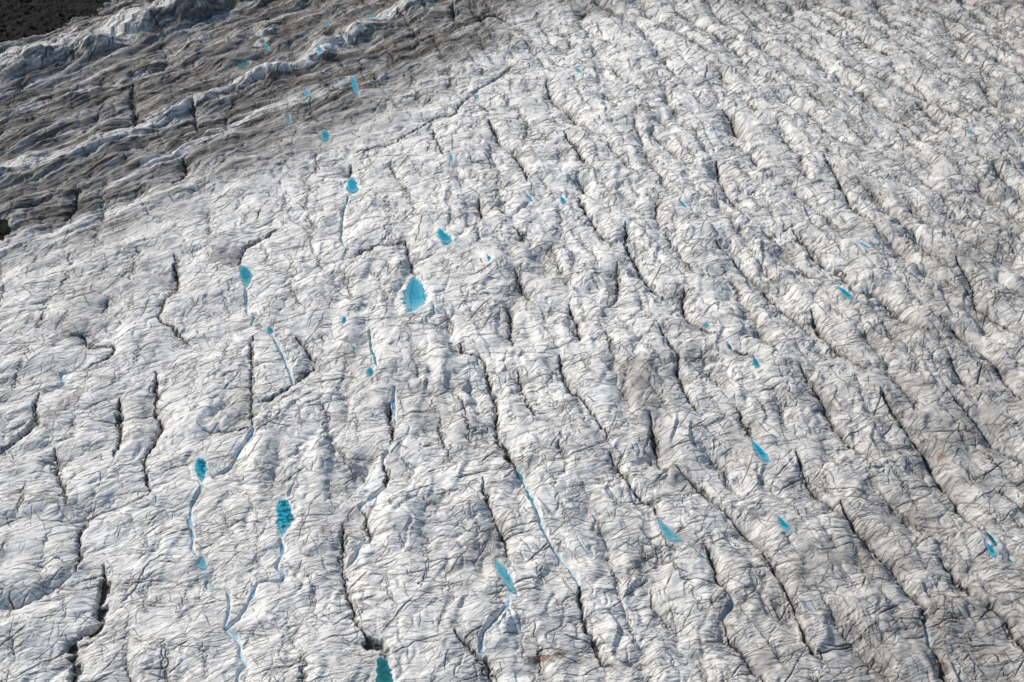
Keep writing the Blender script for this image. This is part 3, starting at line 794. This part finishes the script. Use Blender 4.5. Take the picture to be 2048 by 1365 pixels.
# strips of grit and streams: carve their beds ---------------------
SPX = np.gradient(GX, axis=1); SPY = np.gradient(GY, axis=0)
for L in LINES:
    P, s = L['P'], L['s']
    mpp = metres_per_px(P[:, 0], P[:, 1])
    base = sample(Z, P[:, 0], P[:, 1])
    k = 9
    pad = np.concatenate([np.full(k, base[0]), base, np.full(k, base[-1])])
    base = np.array([np.percentile(pad[i:i + 2 * k + 1], 30) for i in range(len(base))])
    base = np.convolve(np.concatenate([np.full(k, base[0]), base, np.full(k, base[-1])]), np.ones(2 * k + 1) / (2 * k + 1), 'valid')
    taper = np.minimum(1, np.minimum(s + .8, s[-1] - s + .8) / 6.0)
    if L['kind'] == 'crevasse':
        hw = 0.5 * L['w'] * mpp * (0.42 + 1.7 * fbm(s / 8.0, s * 0 + L['seed'], 4, 60, .75)) * random.uniform(0.75, 1.2) 
        hw = np.maximum(hw, 0.08) * (0.3 + 0.7 * taper)
        depth = (0.5 + 0.9 * np.minimum(hw, 1.4)) * taper
    else:
        hw = 0.5 * L['w'] * mpp * (0.40 + 1.25 * fbm(s / 8.0, s * 0 + L['seed'], 2, 61)) * (0.45 + 0.55 * taper)
        hw = np.maximum(hw, 0.06)
        depth = 0.35 + 0.5 * taper
    L['hw'] = hw; L['z'] = base - depth
    R = float(hw.max()) + 7
    D = np.full(GX.shape, BIG); S = np.zeros(GX.shape)
    line_field(P, R, D, S, np.arange(len(P), dtype=float))
    m = D < R
    hv = np.interp(S[m], np.arange(len(P)), hw); zv = np.interp(S[m], np.arange(len(P)), L['z'])
    cell = 0.5 * (SPX[m] + np.abs(SPY[m]))
    hv2 = np.maximum(hv, 0.55 * cell)
    d = D[m]
    bank = zv + np.clip(d - hv2, 0, None) * (2.2 if L['kind'] == 'crevasse' else 1.6)
    bank = np.where(d < hv2, zv - 0.12, bank)
    Z[m] = np.minimum(Z[m], bank)
    if L['kind'] == 'crevasse':
        g = np.exp(-(np.maximum(d - hv * 0.8, 0) / (0.35 + 0.5 * hv)) ** 1.2)
        dirt[m] = np.maximum(dirt[m], L['opt'].get('grit', 1.0) * g * np.clip(0.6 + 0.8 * noise(GX[m] / 1.8, GY[m] / 1.8, 79), 0, 1))
        if L['opt'].get('blue'): blue[m] = np.maximum(blue[m], np.exp(-(d / (hv + 0.7)) ** 2) * 0.4)
    else:
        dirt[m] *= np.clip((d - hv) / 1.2, 0.0, 1)
        blue[m] = np.maximum(blue[m], np.exp(-(np.maximum(d - hv, 0) / (0.4 * hv + .25)) ** 2) * 0.6)

# pools: a bowl under each sheet of water ---------------------------
POOLD = []
for row in POOLS:
    pts, label, tone = row[0], row[1], row[2]
    P0 = trace(pts)
    cen = P0.mean(0)
    n = len(P0)
    ctrl = np.vstack([P0, P0[:1]])
    Q = []
    for i in range(n):
        p0, p1, p2, p3 = P0[i - 1], P0[i], P0[(i + 1) % n], P0[(i + 2) % n]
        for t in np.linspace(0, 1, 16, endpoint=False):
            Q.append(0.5 * (2 * p1 + (p2 - p0) * t + (2 * p0 - 5 * p1 + 4 * p2 - p3) * t * t + (3 * p1 - p0 - 3 * p2 + p3) * t ** 3))
    Q = np.array(Q)
    size = math.sqrt(abs(0.5 * np.sum(Q[:, 0] * np.roll(Q[:, 1], -1) - Q[:, 1] * np.roll(Q[:, 0], -1))))
    jit = 0.13 * size * fbm(Q[:, 0] / (0.2 * size + .3), Q[:, 1] / (0.2 * size + .3), 2, 70, .7) + (0.04 + 0.05 / (1 + size / 3)) * size * noise(Q[:, 0] / (0.06 * size + .15), Q[:, 1] / (0.06 * size + .15), 72)
    dirv = Q - cen; dirv /= np.hypot(dirv[:, 0], dirv[:, 1])[:, None] + 1e-9
    Q = cen + (Q - cen) * 0.92 + dirv * jit[:, None]
    R = 9.0
    ra, rb, ca, cb = window(Q[:, 0].min() - R, Q[:, 0].max() + R, Q[:, 1].min() - R, Q[:, 1].max() + R)
    X = GX[ra:rb, ca:cb]; Y = GY[ra:rb, ca:cb]
    d = np.full(X.shape, BIG); ins = np.zeros(X.shape, bool)
    for i in range(len(Q)):
        ax, ay = Q[i]; bx, by = Q[(i + 1) % len(Q)]
        dx, dy = bx - ax, by - ay; L2 = dx * dx + dy * dy + 1e-9
        t = np.clip(((X - ax) * dx + (Y - ay) * dy) / L2, 0, 1)
        d = np.minimum(d, np.hypot(X - ax - t * dx, Y - ay - t * dy))
        cr = ((ay > Y) != (by > Y)) & (X < (bx - ax) * (Y - ay) / (by - ay + 1e-12) + ax)
        ins ^= cr
    sd = np.where(ins, -d, d)
    zz = Z[ra:rb, ca:cb]
    near = zz[(sd < 2.0)]
    lev = float(np.percentile(near, 35)) if near.size else float(sample(Z, cen[:1], cen[1:])[0])
    # banks: never below the water, falling gently to it
    k = smooth(0, 6.0, sd)
    rim = lev + 0.08 + 0.30 * np.maximum(sd, 0) + 0.35 * smooth(0, 1.2, sd)
    new = np.where(zz > rim, rim + (zz - rim) * k, np.maximum(zz, np.where(sd < 4.5, lev + 0.06 - 0.5 * np.maximum(sd - 1.5, 0), -99)))
    zz[:] = np.where(sd > 0, new, lev - 0.10 - np.minimum(1.6, 0.55 * (-sd)) + 0.30 * (zz - np.median(zz)).clip(-.9, .9))
    dd = dirt[ra:rb, ca:cb]; bb = blue[ra:rb, ca:cb]
    bb[:] = np.maximum(bb, np.where(sd > 0, np.exp(-(sd / 0.5) ** 2) * .35, 0.25))
    dd[:] = np.where(sd < 0, dd * 1.0, dd * smooth(-0.2, 1.6, sd + 0.6))
    POOLD.append(dict(Q=Q, cen=cen, lev=lev, label=label, tone=tone, size=size))
print('pools ok')

# grey and brown dust over the ice, some slope shade painted in ----------------------------------
n1 = fbm(gx / 26, gy / 26, 4, 80); n2 = fbm(U / 14, V / 5, 3, 81)
dustR = smooth(1100, 2050, PXG) * 0.40 + smooth(500, 1365, PYG) * smooth(900, 1900, PXG) * 0.22
grey = 0.07 + dustR + 0.32 * n1 + 0.26 * n2 + 0.16 * fbm(gx / 5, gy / 5, 3, 89)
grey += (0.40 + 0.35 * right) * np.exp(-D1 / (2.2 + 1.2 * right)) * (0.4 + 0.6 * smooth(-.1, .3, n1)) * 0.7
streak = smooth(0.80, 1.0, ridged(U / 13, V / 1.7, 82)) * smooth(-0.25, 0.35, fbm(gx / 18, gy / 18, 2, 83))
streak2 = smooth(0.84, 1.0, ridged(U / 8, V / 0.8, 84)) * smooth(-0.2, 0.3, fbm(gx / 10, gy / 10, 2, 85))
lst = smooth(0.84, 1.0, ridged(U / 26, V / 2.6, 120)) * smooth(-0.1, 0.4, fbm(U / 30, V / 10, 2, 121))
dirt = np.maximum(dirt, 0.55 * lst * np.maximum(leftness, 0.35))
bst = smooth(0.74, 1.0, ridged(U / 28, V / 1.9, 122))
dirt = np.maximum(dirt, 0.6 * bst * brown * smooth(-0.3, 0.3, fbm(U / 30, V / 6, 2, 123)))
dirt = np.maximum(dirt, 0.5 * crease * (0.5 + 0.8 * n1)); dirt = np.maximum(dirt, 0.45 * crease2); dirt = np.maximum(dirt, 0.40 * streak ** 2); dirt = np.maximum(dirt, 0.40 * streak2 ** 2)
for px, py, rx, ry, rot, a in DUST_SHADE:
    grey += 1.25 * a * blob(px, py, rx, ry, rot, 0.85, 0.7, int(px + py) % 50, 7.0)  # dust patches, plus soft shade of slopes put into the grey
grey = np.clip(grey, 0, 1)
# washed white crests on the ridges of the brown zone
white = np.zeros(GX.shape)
for pts, wid_ in WHITE:
    P, s = curve(trace(pts), 3.0, 4.0, 230 + len(pts))
    D = np.full(GX.shape, BIG); line_field(P, 60, D)
    white = np.maximum(white, 1 - smooth(0.35, 1.0, D / wid_ + 1.3 * fbm(U / 20, V / 3, 4, 86, 0.65)))
br = brown * (0.86 + 0.9 * fbm(U / 60, V / 9, 3, 87) + 0.3 * fbm(U / 12, V / 2.5, 2, 98)) * (1 - 0.86 * white)
br = np.clip(br, 0, 1)
tan = np.clip(smooth(1250, 2048, PXG) * 0.5 + 0.4 * smooth(.1, .5, fbm(gx / 35, gy / 35, 3, 88)), 0, 1)
blue = np.clip(blue * (1 - brown * 0.4), 0, 1)
for px, py, rx, ry, rot, a in BLUEICE:
    blue = np.maximum(blue, 0.55 * a * blob(px, py, rx, ry, rot, 0.8, 0.9, int(px) % 31, 4.0))
dirt = np.clip(dirt, 0, 1)

# ---------------------------------------------------------------- materials
def new_mat(name):
    m = bpy.data.materials.new(name); m.use_nodes = True
    nt = m.node_tree
    for n in list(nt.nodes): nt.nodes.remove(n)
    out = nt.nodes.new('ShaderNodeOutputMaterial')
    bs = nt.nodes.new('ShaderNodeBsdfPrincipled')
    nt.links.new(bs.outputs[0], out.inputs[0])
    return m, nt, bs, out


def N(nt, typ, **kw):
    n = nt.nodes.new(typ)
    for k, v in kw.items(): setattr(n, k, v)
    return n


def mixc(nt, fac, a, b):
    n = N(nt, 'ShaderNodeMix', data_type='RGBA')
    for sock, v in ((n.inputs[0], fac), (n.inputs[6], a), (n.inputs[7], b)):
        if isinstance(v, (int, float)): sock.default_value = v
        elif isinstance(v, tuple): sock.default_value = (*v, 1)
        else: nt.links.new(v, sock)
    return n.outputs[2]


def math_(nt, op, a, b=None, clamp=False):
    n = N(nt, 'ShaderNodeMath', operation=op, use_clamp=clamp)
    for i, v in enumerate((a, b)):
        if v is None: continue
        if isinstance(v, (int, float)): n.inputs[i].default_value = v
        else: nt.links.new(v, n.inputs[i])
    return n.outputs[0]


def attr(nt, name):
    n = N(nt, 'ShaderNodeAttribute', attribute_name=name); return n


def noise_node(nt, vec, scale, detail=4, rough=0.6):
    n = N(nt, 'ShaderNodeTexNoise'); n.inputs['Scale'].default_value = scale
    n.inputs['Detail'].default_value = detail; n.inputs['Roughness'].default_value = rough
    if vec is not None: nt.links.new(vec, n.inputs['Vector'])
    return n.outputs[0]


def ramp(nt, fac, lo, hi):
    n = N(nt, 'ShaderNodeMapRange', interpolation_type='SMOOTHSTEP')
    nt.links.new(fac, n.inputs[0]); n.inputs[1].default_value = lo; n.inputs[2].default_value = hi
    return n.outputs[0]


# ice
ICE, nt, bs, out = new_mat('dirty_glacier_ice')
flow = attr(nt, 'flow').outputs['Vector']
geo = N(nt, 'ShaderNodeNewGeometry').outputs['Position']
sc1 = N(nt, 'ShaderNodeMapping'); nt.links.new(flow, sc1.inputs[0]); sc1.inputs['Scale'].default_value = (0.16, 1.0, 1)
sc2 = N(nt, 'ShaderNodeMapping'); nt.links.new(flow, sc2.inputs[0]); sc2.inputs['Scale'].default_value = (0.35, 1.0, 1)
fol = noise_node(nt, sc1.outputs[0], 0.9, 6, 0.68)
fol2 = noise_node(nt, sc2.outputs[0], 2.2, 4, 0.65)
iso = noise_node(nt, geo, 0.35, 7, 0.7)
iso2 = noise_node(nt, geo, 1.6, 4, 0.7)
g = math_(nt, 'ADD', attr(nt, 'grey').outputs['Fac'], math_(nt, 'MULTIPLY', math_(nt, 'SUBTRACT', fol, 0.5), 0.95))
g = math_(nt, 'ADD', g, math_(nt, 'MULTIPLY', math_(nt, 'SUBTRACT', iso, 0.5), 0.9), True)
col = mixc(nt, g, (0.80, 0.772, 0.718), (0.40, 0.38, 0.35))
col = mixc(nt, math_(nt, 'MULTIPLY', attr(nt, 'tan').outputs['Fac'], 0.36), col, mixc(nt, g, (0.73, 0.69, 0.63), (0.29, 0.25, 0.21)))
bfac = math_(nt, 'MULTIPLY', attr(nt, 'brown').outputs['Fac'], math_(nt, 'ADD', 0.62, math_(nt, 'MULTIPLY', fol, 0.62)), True)
bcol = mixc(nt, ramp(nt, fol, 0.35, 0.68), (0.17, 0.145, 0.12), (0.052, 0.044, 0.037))
col = mixc(nt, bfac, col, bcol)
col = mixc(nt, attr(nt, 'blue').outputs['Fac'], col, (0.42, 0.60, 0.70))
d = attr(nt, 'dirt').outputs['Fac']
dn = math_(nt, 'MULTIPLY', d, math_(nt, 'ADD', 0.55, math_(nt, 'MULTIPLY', iso2, 1.3)), True)
col = mixc(nt, dn, col, (0.03, 0.028, 0.026))
# fine dark threads along the foliation
th = math_(nt, 'MULTIPLY', ramp(nt, fol2, 0.54, 0.66), ramp(nt, iso, 0.42, 0.58))
col = mixc(nt, math_(nt, 'MULTIPLY', th, 0.5), col, (0.10, 0.094, 0.088))
nt.links.new(col, bs.inputs['Base Color'])
bs.inputs['Roughness'].default_value = 0.85
bs.inputs['IOR'].default_value = 1.31
bs.inputs['Specular IOR Level'].default_value = 0.12
bp = N(nt, 'ShaderNodeBump'); bp.inputs['Strength'].default_value = 0.28; bp.inputs['Distance'].default_value = 0.16
hsum = math_(nt, 'ADD', math_(nt, 'MULTIPLY', fol, 0.9), math_(nt, 'ADD', math_(nt, 'MULTIPLY', iso, 0.8), math_(nt, 'MULTIPLY', fol2, 0.4)))
nt.links.new(hsum, bp.inputs['Height']); nt.links.new(bp.outputs[0], bs.inputs['Normal'])

# moraine rubble ground
MOR, nt, bs, out = new_mat('moraine_rubble')
geo = N(nt, 'ShaderNodeNewGeometry').outputs['Position']
a = noise_node(nt, geo, 0.5, 8, 0.75); b = noise_node(nt, geo, 0.06, 3, 0.5)
nt.links.new(mixc(nt, ramp(nt, a, 0.45, 0.75), mixc(nt, b, (0.005, 0.006, 0.0045), (0.013, 0.0125, 0.009)), (0.034, 0.032, 0.024)), bs.inputs['Base Color'])
bs.inputs['Roughness'].default_value = 0.95; bs.inputs['Specular IOR Level'].default_value = 0.1
bp = N(nt, 'ShaderNodeBump'); bp.inputs['Strength'].default_value = 1.0; bp.inputs['Distance'].default_value = 1.0
nt.links.new(a, bp.inputs['Height']); nt.links.new(bp.outputs[0], bs.inputs['Normal'])

ROCK, nt, bs, out = new_mat('dark_boulder_rock')
geo = N(nt, 'ShaderNodeNewGeometry').outputs['Position']
a = noise_node(nt, geo, 1.1, 5, 0.7)
nt.links.new(mixc(nt, a, (0.007, 0.007, 0.006), (0.04, 0.036, 0.03)), bs.inputs['Base Color'])
bs.inputs['Roughness'].default_value = 0.9; bs.inputs['Specular IOR Level'].default_value = 0.15

# grit in the clefts
GRIT, nt, bs, out = new_mat('black_grit')
geo = N(nt, 'ShaderNodeNewGeometry').outputs['Position']
a = noise_node(nt, geo, 1.3, 6, 0.75); b = noise_node(nt, geo, 0.12, 2, 0.5)
c1 = mixc(nt, ramp(nt, a, 0.42, 0.72), (0.028, 0.027, 0.025), (0.16, 0.145, 0.125))
nt.links.new(mixc(nt, ramp(nt, b, 0.55, 0.7), c1, (0.035, 0.055, 0.06)), bs.inputs['Base Color'])
bs.inputs['Roughness'].default_value = 0.85; bs.inputs['Specular IOR Level'].default_value = 0.2

SILT, nt, bs, out = new_mat('ochre_silt')
geo = N(nt, 'ShaderNodeNewGeometry').outputs['Position']
a = noise_node(nt, geo, 0.9, 6, 0.7)
oi = N(nt, 'ShaderNodeObjectInfo')
nt.links.new(mixc(nt, ramp(nt, a, 0.35, 0.7), (0.27, 0.19, 0.135), (0.085, 0.055, 0.04)), bs.inputs['Base Color'])
bs.inputs['Roughness'].default_value = 0.9
MUD, nt, bs, out = new_mat('grey_mud')
geo = N(nt, 'ShaderNodeNewGeometry').outputs['Position']
a = noise_node(nt, geo, 0.5, 7, 0.7)
nt.links.new(mixc(nt, ramp(nt, a, 0.3, 0.7), (0.47, 0.435, 0.40), (0.27, 0.25, 0.23)), bs.inputs['Base Color'])
bs.inputs['Roughness'].default_value = 0.8


def water_mat(name, shallow, deep, keep, speck=(0.56, 0.68, 0.55)):
    m, nt, bs, out = new_mat(name)
    geo = N(nt, 'ShaderNodeNewGeometry').outputs['Position']
    a = noise_node(nt, geo, 0.55, 5, 0.65); b = noise_node(nt, geo, 0.55, 4, 0.7)
    dp = attr(nt, 'depth').outputs['Fac']
    f = math_(nt, 'ADD', ramp(nt, dp, 0.0, 0.75), math_(nt, 'MULTIPLY', math_(nt, 'SUBTRACT', a, 0.5), 1.1), True)
    c = mixc(nt, f, shallow, deep)
    # dark cryoconite specks on the bed
    sp = math_(nt, 'MULTIPLY', ramp(nt, b, speck[0], speck[1]), ramp(nt, dp, 0.08, 0.35))
    c = mixc(nt, math_(nt, 'MULTIPLY', sp, speck[2]), c, (0.006, 0.05, 0.065))
    nt.links.new(c, bs.inputs['Base Color'])
    bs.inputs['Roughness'].default_value = 0.12; bs.inputs['IOR'].default_value = 1.33
    tr = N(nt, 'ShaderNodeBsdfTransparent')
    nt.links.new(mixc(nt, f, (0.72, 0.93, 0.97), (0.42, 0.83, 0.91)), tr.inputs[0])
    mx = N(nt, 'ShaderNodeMixShader')
    nt.links.new(math_(nt, 'MULTIPLY', ramp(nt, dp, -0.12, 0.42), keep), mx.inputs[0])
    nt.links.new(tr.outputs[0], mx.inputs[1]); nt.links.new(bs.outputs[0], mx.inputs[2])
    nt.links.new(mx.outputs[0], out.inputs[0])
    bp = N(nt, 'ShaderNodeBump'); bp.inputs['Strength'].default_value = 0.15; bp.inputs['Distance'].default_value = 0.05
    nt.links.new(noise_node(nt, geo, 2.5, 3, 0.6), bp.inputs['Height']); nt.links.new(bp.outputs[0], bs.inputs['Normal'])
    return m


WATER = {'light': water_mat('sky_cyan_meltwater', (0.30, 0.66, 0.76), (0.03, 0.40, 0.56), 0.5),
         'speckled': water_mat('speckled_turquoise_meltwater', (0.17, 0.60, 0.70), (0.006, 0.30, 0.42), 0.9, (0.47, 0.56, 0.85)),
         'cyan': water_mat('turquoise_meltwater', (0.19, 0.58, 0.68), (0.006, 0.26, 0.38), 0.9),
         'teal': water_mat('teal_meltwater', (0.20, 0.54, 0.58), (0.010, 0.22, 0.27), 0.85),
         'pale': water_mat('pale_meltwater', (0.33, 0.60, 0.64), (0.10, 0.38, 0.44), 0.8),
         'deep': water_mat('deep_green_meltwater', (0.05, 0.25, 0.26), (0.012, 0.11, 0.12), 0.92)}
STREAM = {}
for nm, c0, c1 in (('blue', (0.34, 0.50, 0.60), (0.12, 0.25, 0.36)), ('teal', (0.11, 0.32, 0.33), (0.03, 0.13, 0.14)), ('pale', (0.52, 0.67, 0.72), (0.32, 0.50, 0.58))):
    m, nt, bs, out = new_mat(nm + '_stream_water')
    geo = N(nt, 'ShaderNodeNewGeometry').outputs['Position']
    a = noise_node(nt, geo, 0.6, 5, 0.7)
    nt.links.new(mixc(nt, ramp(nt, a, 0.35, 0.65), c0, c1), bs.inputs['Base Color'])
    bs.inputs['Roughness'].default_value = 0.15; bs.inputs['IOR'].default_value = 1.33
    STREAM[nm] = m


# ---------------------------------------------------------------- meshes
def mesh_np(name, co, quads, mat, smooth_=True):
    me = bpy.data.meshes.new(name)
    k = quads.shape[1]
    me.vertices.add(len(co)); me.vertices.foreach_set('co', np.ascontiguousarray(co, f32).ravel())
    me.loops.add(quads.size); me.loops.foreach_set('vertex_index', np.ascontiguousarray(quads, np.int32).ravel())
    me.polygons.add(len(quads))
    me.polygons.foreach_set('loop_start', np.arange(0, quads.size, k, dtype=np.int32))
    me.polygons.foreach_set('use_smooth', np.full(len(quads), smooth_, bool))
    me.update(calc_edges=True)
    me.materials.append(mat)
    o = bpy.data.objects.new(name, me); COL.objects.link(o)
    return o


def put(me, name, arr, typ='FLOAT'):
    a = me.attributes.new(name, typ, 'POINT')
    a.data.foreach_set('value' if typ == 'FLOAT' else 'vector', np.ascontiguousarray(arr, f32).ravel())


def tag(o, label=None, cat=None, group=None, kind=None):
    if label: o['label'] = label
    if cat: o['category'] = cat
    if group: o['group'] = group
    if kind: o['kind'] = kind
    return o


CO = np.stack([GX, GY, Z], -1).reshape(-1, 3)
II = np.arange(NRT * NCT).reshape(NRT, NCT)
QUADS = np.stack([II[:-1, :-1], II[:-1, 1:], II[1:, 1:], II[1:, :-1]], -1).reshape(-1, 4)


def submesh(name, sel, mat, lift=0.0):
    q = QUADS[sel]
    used = np.unique(q)
    remap = np.zeros(NRT * NCT, np.int64); remap[used] = np.arange(len(used))
    co = CO[used].copy(); co[:, 2] += lift
    return mesh_np(name, co, remap[q], mat), used


fm = mor.reshape(-1)[QUADS].mean(1)
ice, used = submesh('glacier_ice', fm <= 0.5, ICE)
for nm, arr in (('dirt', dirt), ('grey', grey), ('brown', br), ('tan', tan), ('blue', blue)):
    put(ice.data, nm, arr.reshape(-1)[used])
put(ice.data, 'flow', np.stack([U.reshape(-1)[used], V.reshape(-1)[used], np.zeros(len(used))], -1), 'FLOAT_VECTOR')
tag(ice, 'pale grey crevassed glacier ice filling the whole view', 'glacier', kind='structure')
moraine, used = submesh('moraine', fm > 0.5, MOR)
tag(moraine, 'black rubble moraine in the top left corner', 'moraine', kind='structure')

# loose boulders of the moraine, too many to count: one object
vs, fs = [], []
def boulder(x, y, z, r):
    k0 = len(vs); nu, nv = 6, 4
    ax = [random.uniform(.7, 1.3) for _ in range(3)]; ro = random.uniform(0, 6.28)
    for j in range(nv + 1):
        for i in range(nu):
            th = math.pi * j / nv; ph = 2 * math.pi * i / nu + ro
            rr = r * random.uniform(.78, 1.15)
            vs.append((x + rr * ax[0] * math.sin(th) * math.cos(ph), y + rr * ax[1] * math.sin(th) * math.sin(ph), z + rr * .75 * ax[2] * math.cos(th)))
    for j in range(nv):
        for i in range(nu):
            fs.append((k0 + j * nu + i, k0 + (j + 1) * nu + i, k0 + (j + 1) * nu + (i + 1) % nu, k0 + j * nu + (i + 1) % nu))
cnt = 0
for k in range(9000):
    px, py = random.uniform(-90, 330), random.uniform(-110, 130)
    x, y = ground(px, py)
    m = sample(mor, np.array([x]), np.array([y]))[0]
    if m < 0.35 and random.random() > 0.06: continue
    if m < 0.05: continue
    rr = min(2.6, 0.35 / (random.random() ** 0.55 + 0.02))
    boulder(float(x), float(y), float(sample(Z, np.array([x]), np.array([y]))[0]) + rr * .2, rr)
    cnt += 1
    if cnt > 2600: break
o = mesh_np('moraine_boulders', np.array(vs), np.array(fs), ROCK, False)
tag(o, 'dark boulders and rubble strewn over the black moraine', 'boulders', kind='stuff')

# clefts and streams
for L in LINES:
    P, s, hw, z = L['P'], L['s'], L['hw'], L['z']
    T = np.gradient(P, axis=0); T /= np.hypot(T[:, 0], T[:, 1])[:, None] + 1e-9
    nrm = np.stack([-T[:, 1], T[:, 0]], 1)
    cross = np.array([-1.25, -0.5, 0.0, 0.5, 1.25])
    rows = []
    for q, cq in enumerate(cross):
        j = 0.6 * hw * noise(s / 1.3, s * 0 + q * 5.1 + L['seed'], 65)
        xy = P + nrm * (cq * hw + j)[:, None]
        if L['kind'] == 'crevasse':
            zz = z + 0.22 * np.abs(noise(xy[:, 0] / .9, xy[:, 1] / .9, 66)) * np.minimum(1, hw) + 0.12 * abs(cq) * hw
        else:
            zz = z + 0.0 * s
        rows.append(np.column_stack([xy, zz]))
    co = np.stack(rows, 1).reshape(-1, 3)
    o = L['opt'].get('origin', None)
    org = np.array([P[:, 0].mean(), P[:, 1].mean(), z.mean()])
    I2 = np.arange(len(P) * 5).reshape(-1, 5)
    q = np.stack([I2[:-1, :-1], I2[:-1, 1:], I2[1:, 1:], I2[1:, :-1]], -1).reshape(-1, 4)[:, ::-1]
    if L['kind'] == 'crevasse':
        ob = mesh_np('crevasse', co - org, q, GRIT)
        tag(ob, L['label'], 'crevasse', 'grit filled crevasses')
    else:
        ob = mesh_np('meltwater_stream', co - org, q, STREAM[L['opt'].get('tone', 'blue')])
        tag(ob, L['label'], 'stream', 'meltwater streams')
    ob.location = org

# pools
for D in POOLD:
    Q, cen = D['Q'], D['cen']
    n = len(Q); rings = [1.03, 0.93, 0.8, 0.62, 0.42, 0.2, 0.04]
    co = []; dp = []
    for rg in rings:
        c = cen + (Q - cen) * rg
        co.append(np.column_stack([c - cen, np.zeros(n)])); dp.append(np.full(n, 1 - min(rg, 1.0)))
    co = np.vstack(co); dp = np.concatenate(dp)
    ry_ = co[:, 1] - co[:, 1].min(); tt = ry_ / max(ry_.max(), 1e-6)
    dp = np.clip(0.55 * np.minimum(dp * 1.6, 1) + 0.65 * (tt - 0.25) * np.minimum(dp * 6 + 0.25, 1), 0, 1)
    I2 = np.arange(len(rings) * n).reshape(len(rings), n)
    q = np.stack([I2[:-1], np.roll(I2[:-1], -1, 1), np.roll(I2[1:], -1, 1), I2[1:]], -1).reshape(-1, 4)
    A = 0.5 * np.sum(Q[:, 0] * np.roll(Q[:, 1], -1) - Q[:, 1] * np.roll(Q[:, 0], -1))
    if A < 0: q = q[:, ::-1]
    ob = mesh_np('meltwater_pool', co, q, WATER[D['tone']])
    put(ob.data, 'depth', dp)
    ob.location = (cen[0], cen[1], D['lev'])
    tag(ob, D['label'], 'pool', 'meltwater pools')

# patches of silt and mud: sheets draped a few centimetres over the ice
for px, py, rx, ry, rot, mat, label in SILTS:
    b = blob(px, py, rx, ry, rot, 0.5, 0.8, int(px) % 23, 4.5)
    sel = (b.reshape(-1)[QUADS].mean(1) > 0.5)
    if sel.sum() < 4: print('no silt', label); continue
    ob, used = submesh('silt_patch', sel, {'ochre': SILT, 'mud': MUD}[mat], 0.05)
    org = CO[used].mean(0)
    co = CO[used] - org; co[:, 2] += 0.05
    ob.data.vertices.foreach_set('co', np.ascontiguousarray(co, f32).ravel()); ob.data.update()
    ob.location = org
    tag(ob, label, 'silt patch', 'patches of silt on the ice')

# ---------------------------------------------------------------- light
SUN_AZ = math.atan2(-0.86, 0.50); SUN_EL = math.radians(36)
w = bpy.data.worlds.new('World'); SC.world = w; w.use_nodes = True
nt = w.node_tree
bg = nt.nodes['Background']
sky = nt.nodes.new('ShaderNodeTexSky'); sky.sky_type = 'NISHITA'; sky.sun_disc = False
sky.sun_elevation = SUN_EL; sky.sun_rotation = SUN_AZ
nt.links.new(sky.outputs[0], bg.inputs[0]); bg.inputs[1].default_value = 0.1
sd = bpy.data.lights.new('sun', 'SUN'); sd.energy = 3.1; sd.angle = math.radians(0.5); sd.color = (1.0, 0.955, 0.88)
so = bpy.data.objects.new('sun', sd); COL.objects.link(so)
from mathutils import Vector
dirv = Vector((math.sin(SUN_AZ) * math.cos(SUN_EL), math.cos(SUN_AZ) * math.cos(SUN_EL), math.sin(SUN_EL)))
so.rotation_euler = dirv.to_track_quat('Z', 'Y').to_euler()
so.location = (-200, 500, 400)
SC.view_settings.view_transform = 'Standard'
SC.view_settings.look = 'None'
SC.view_settings.exposure = 0.40
SC.view_settings.gamma = 1.0
print('done')
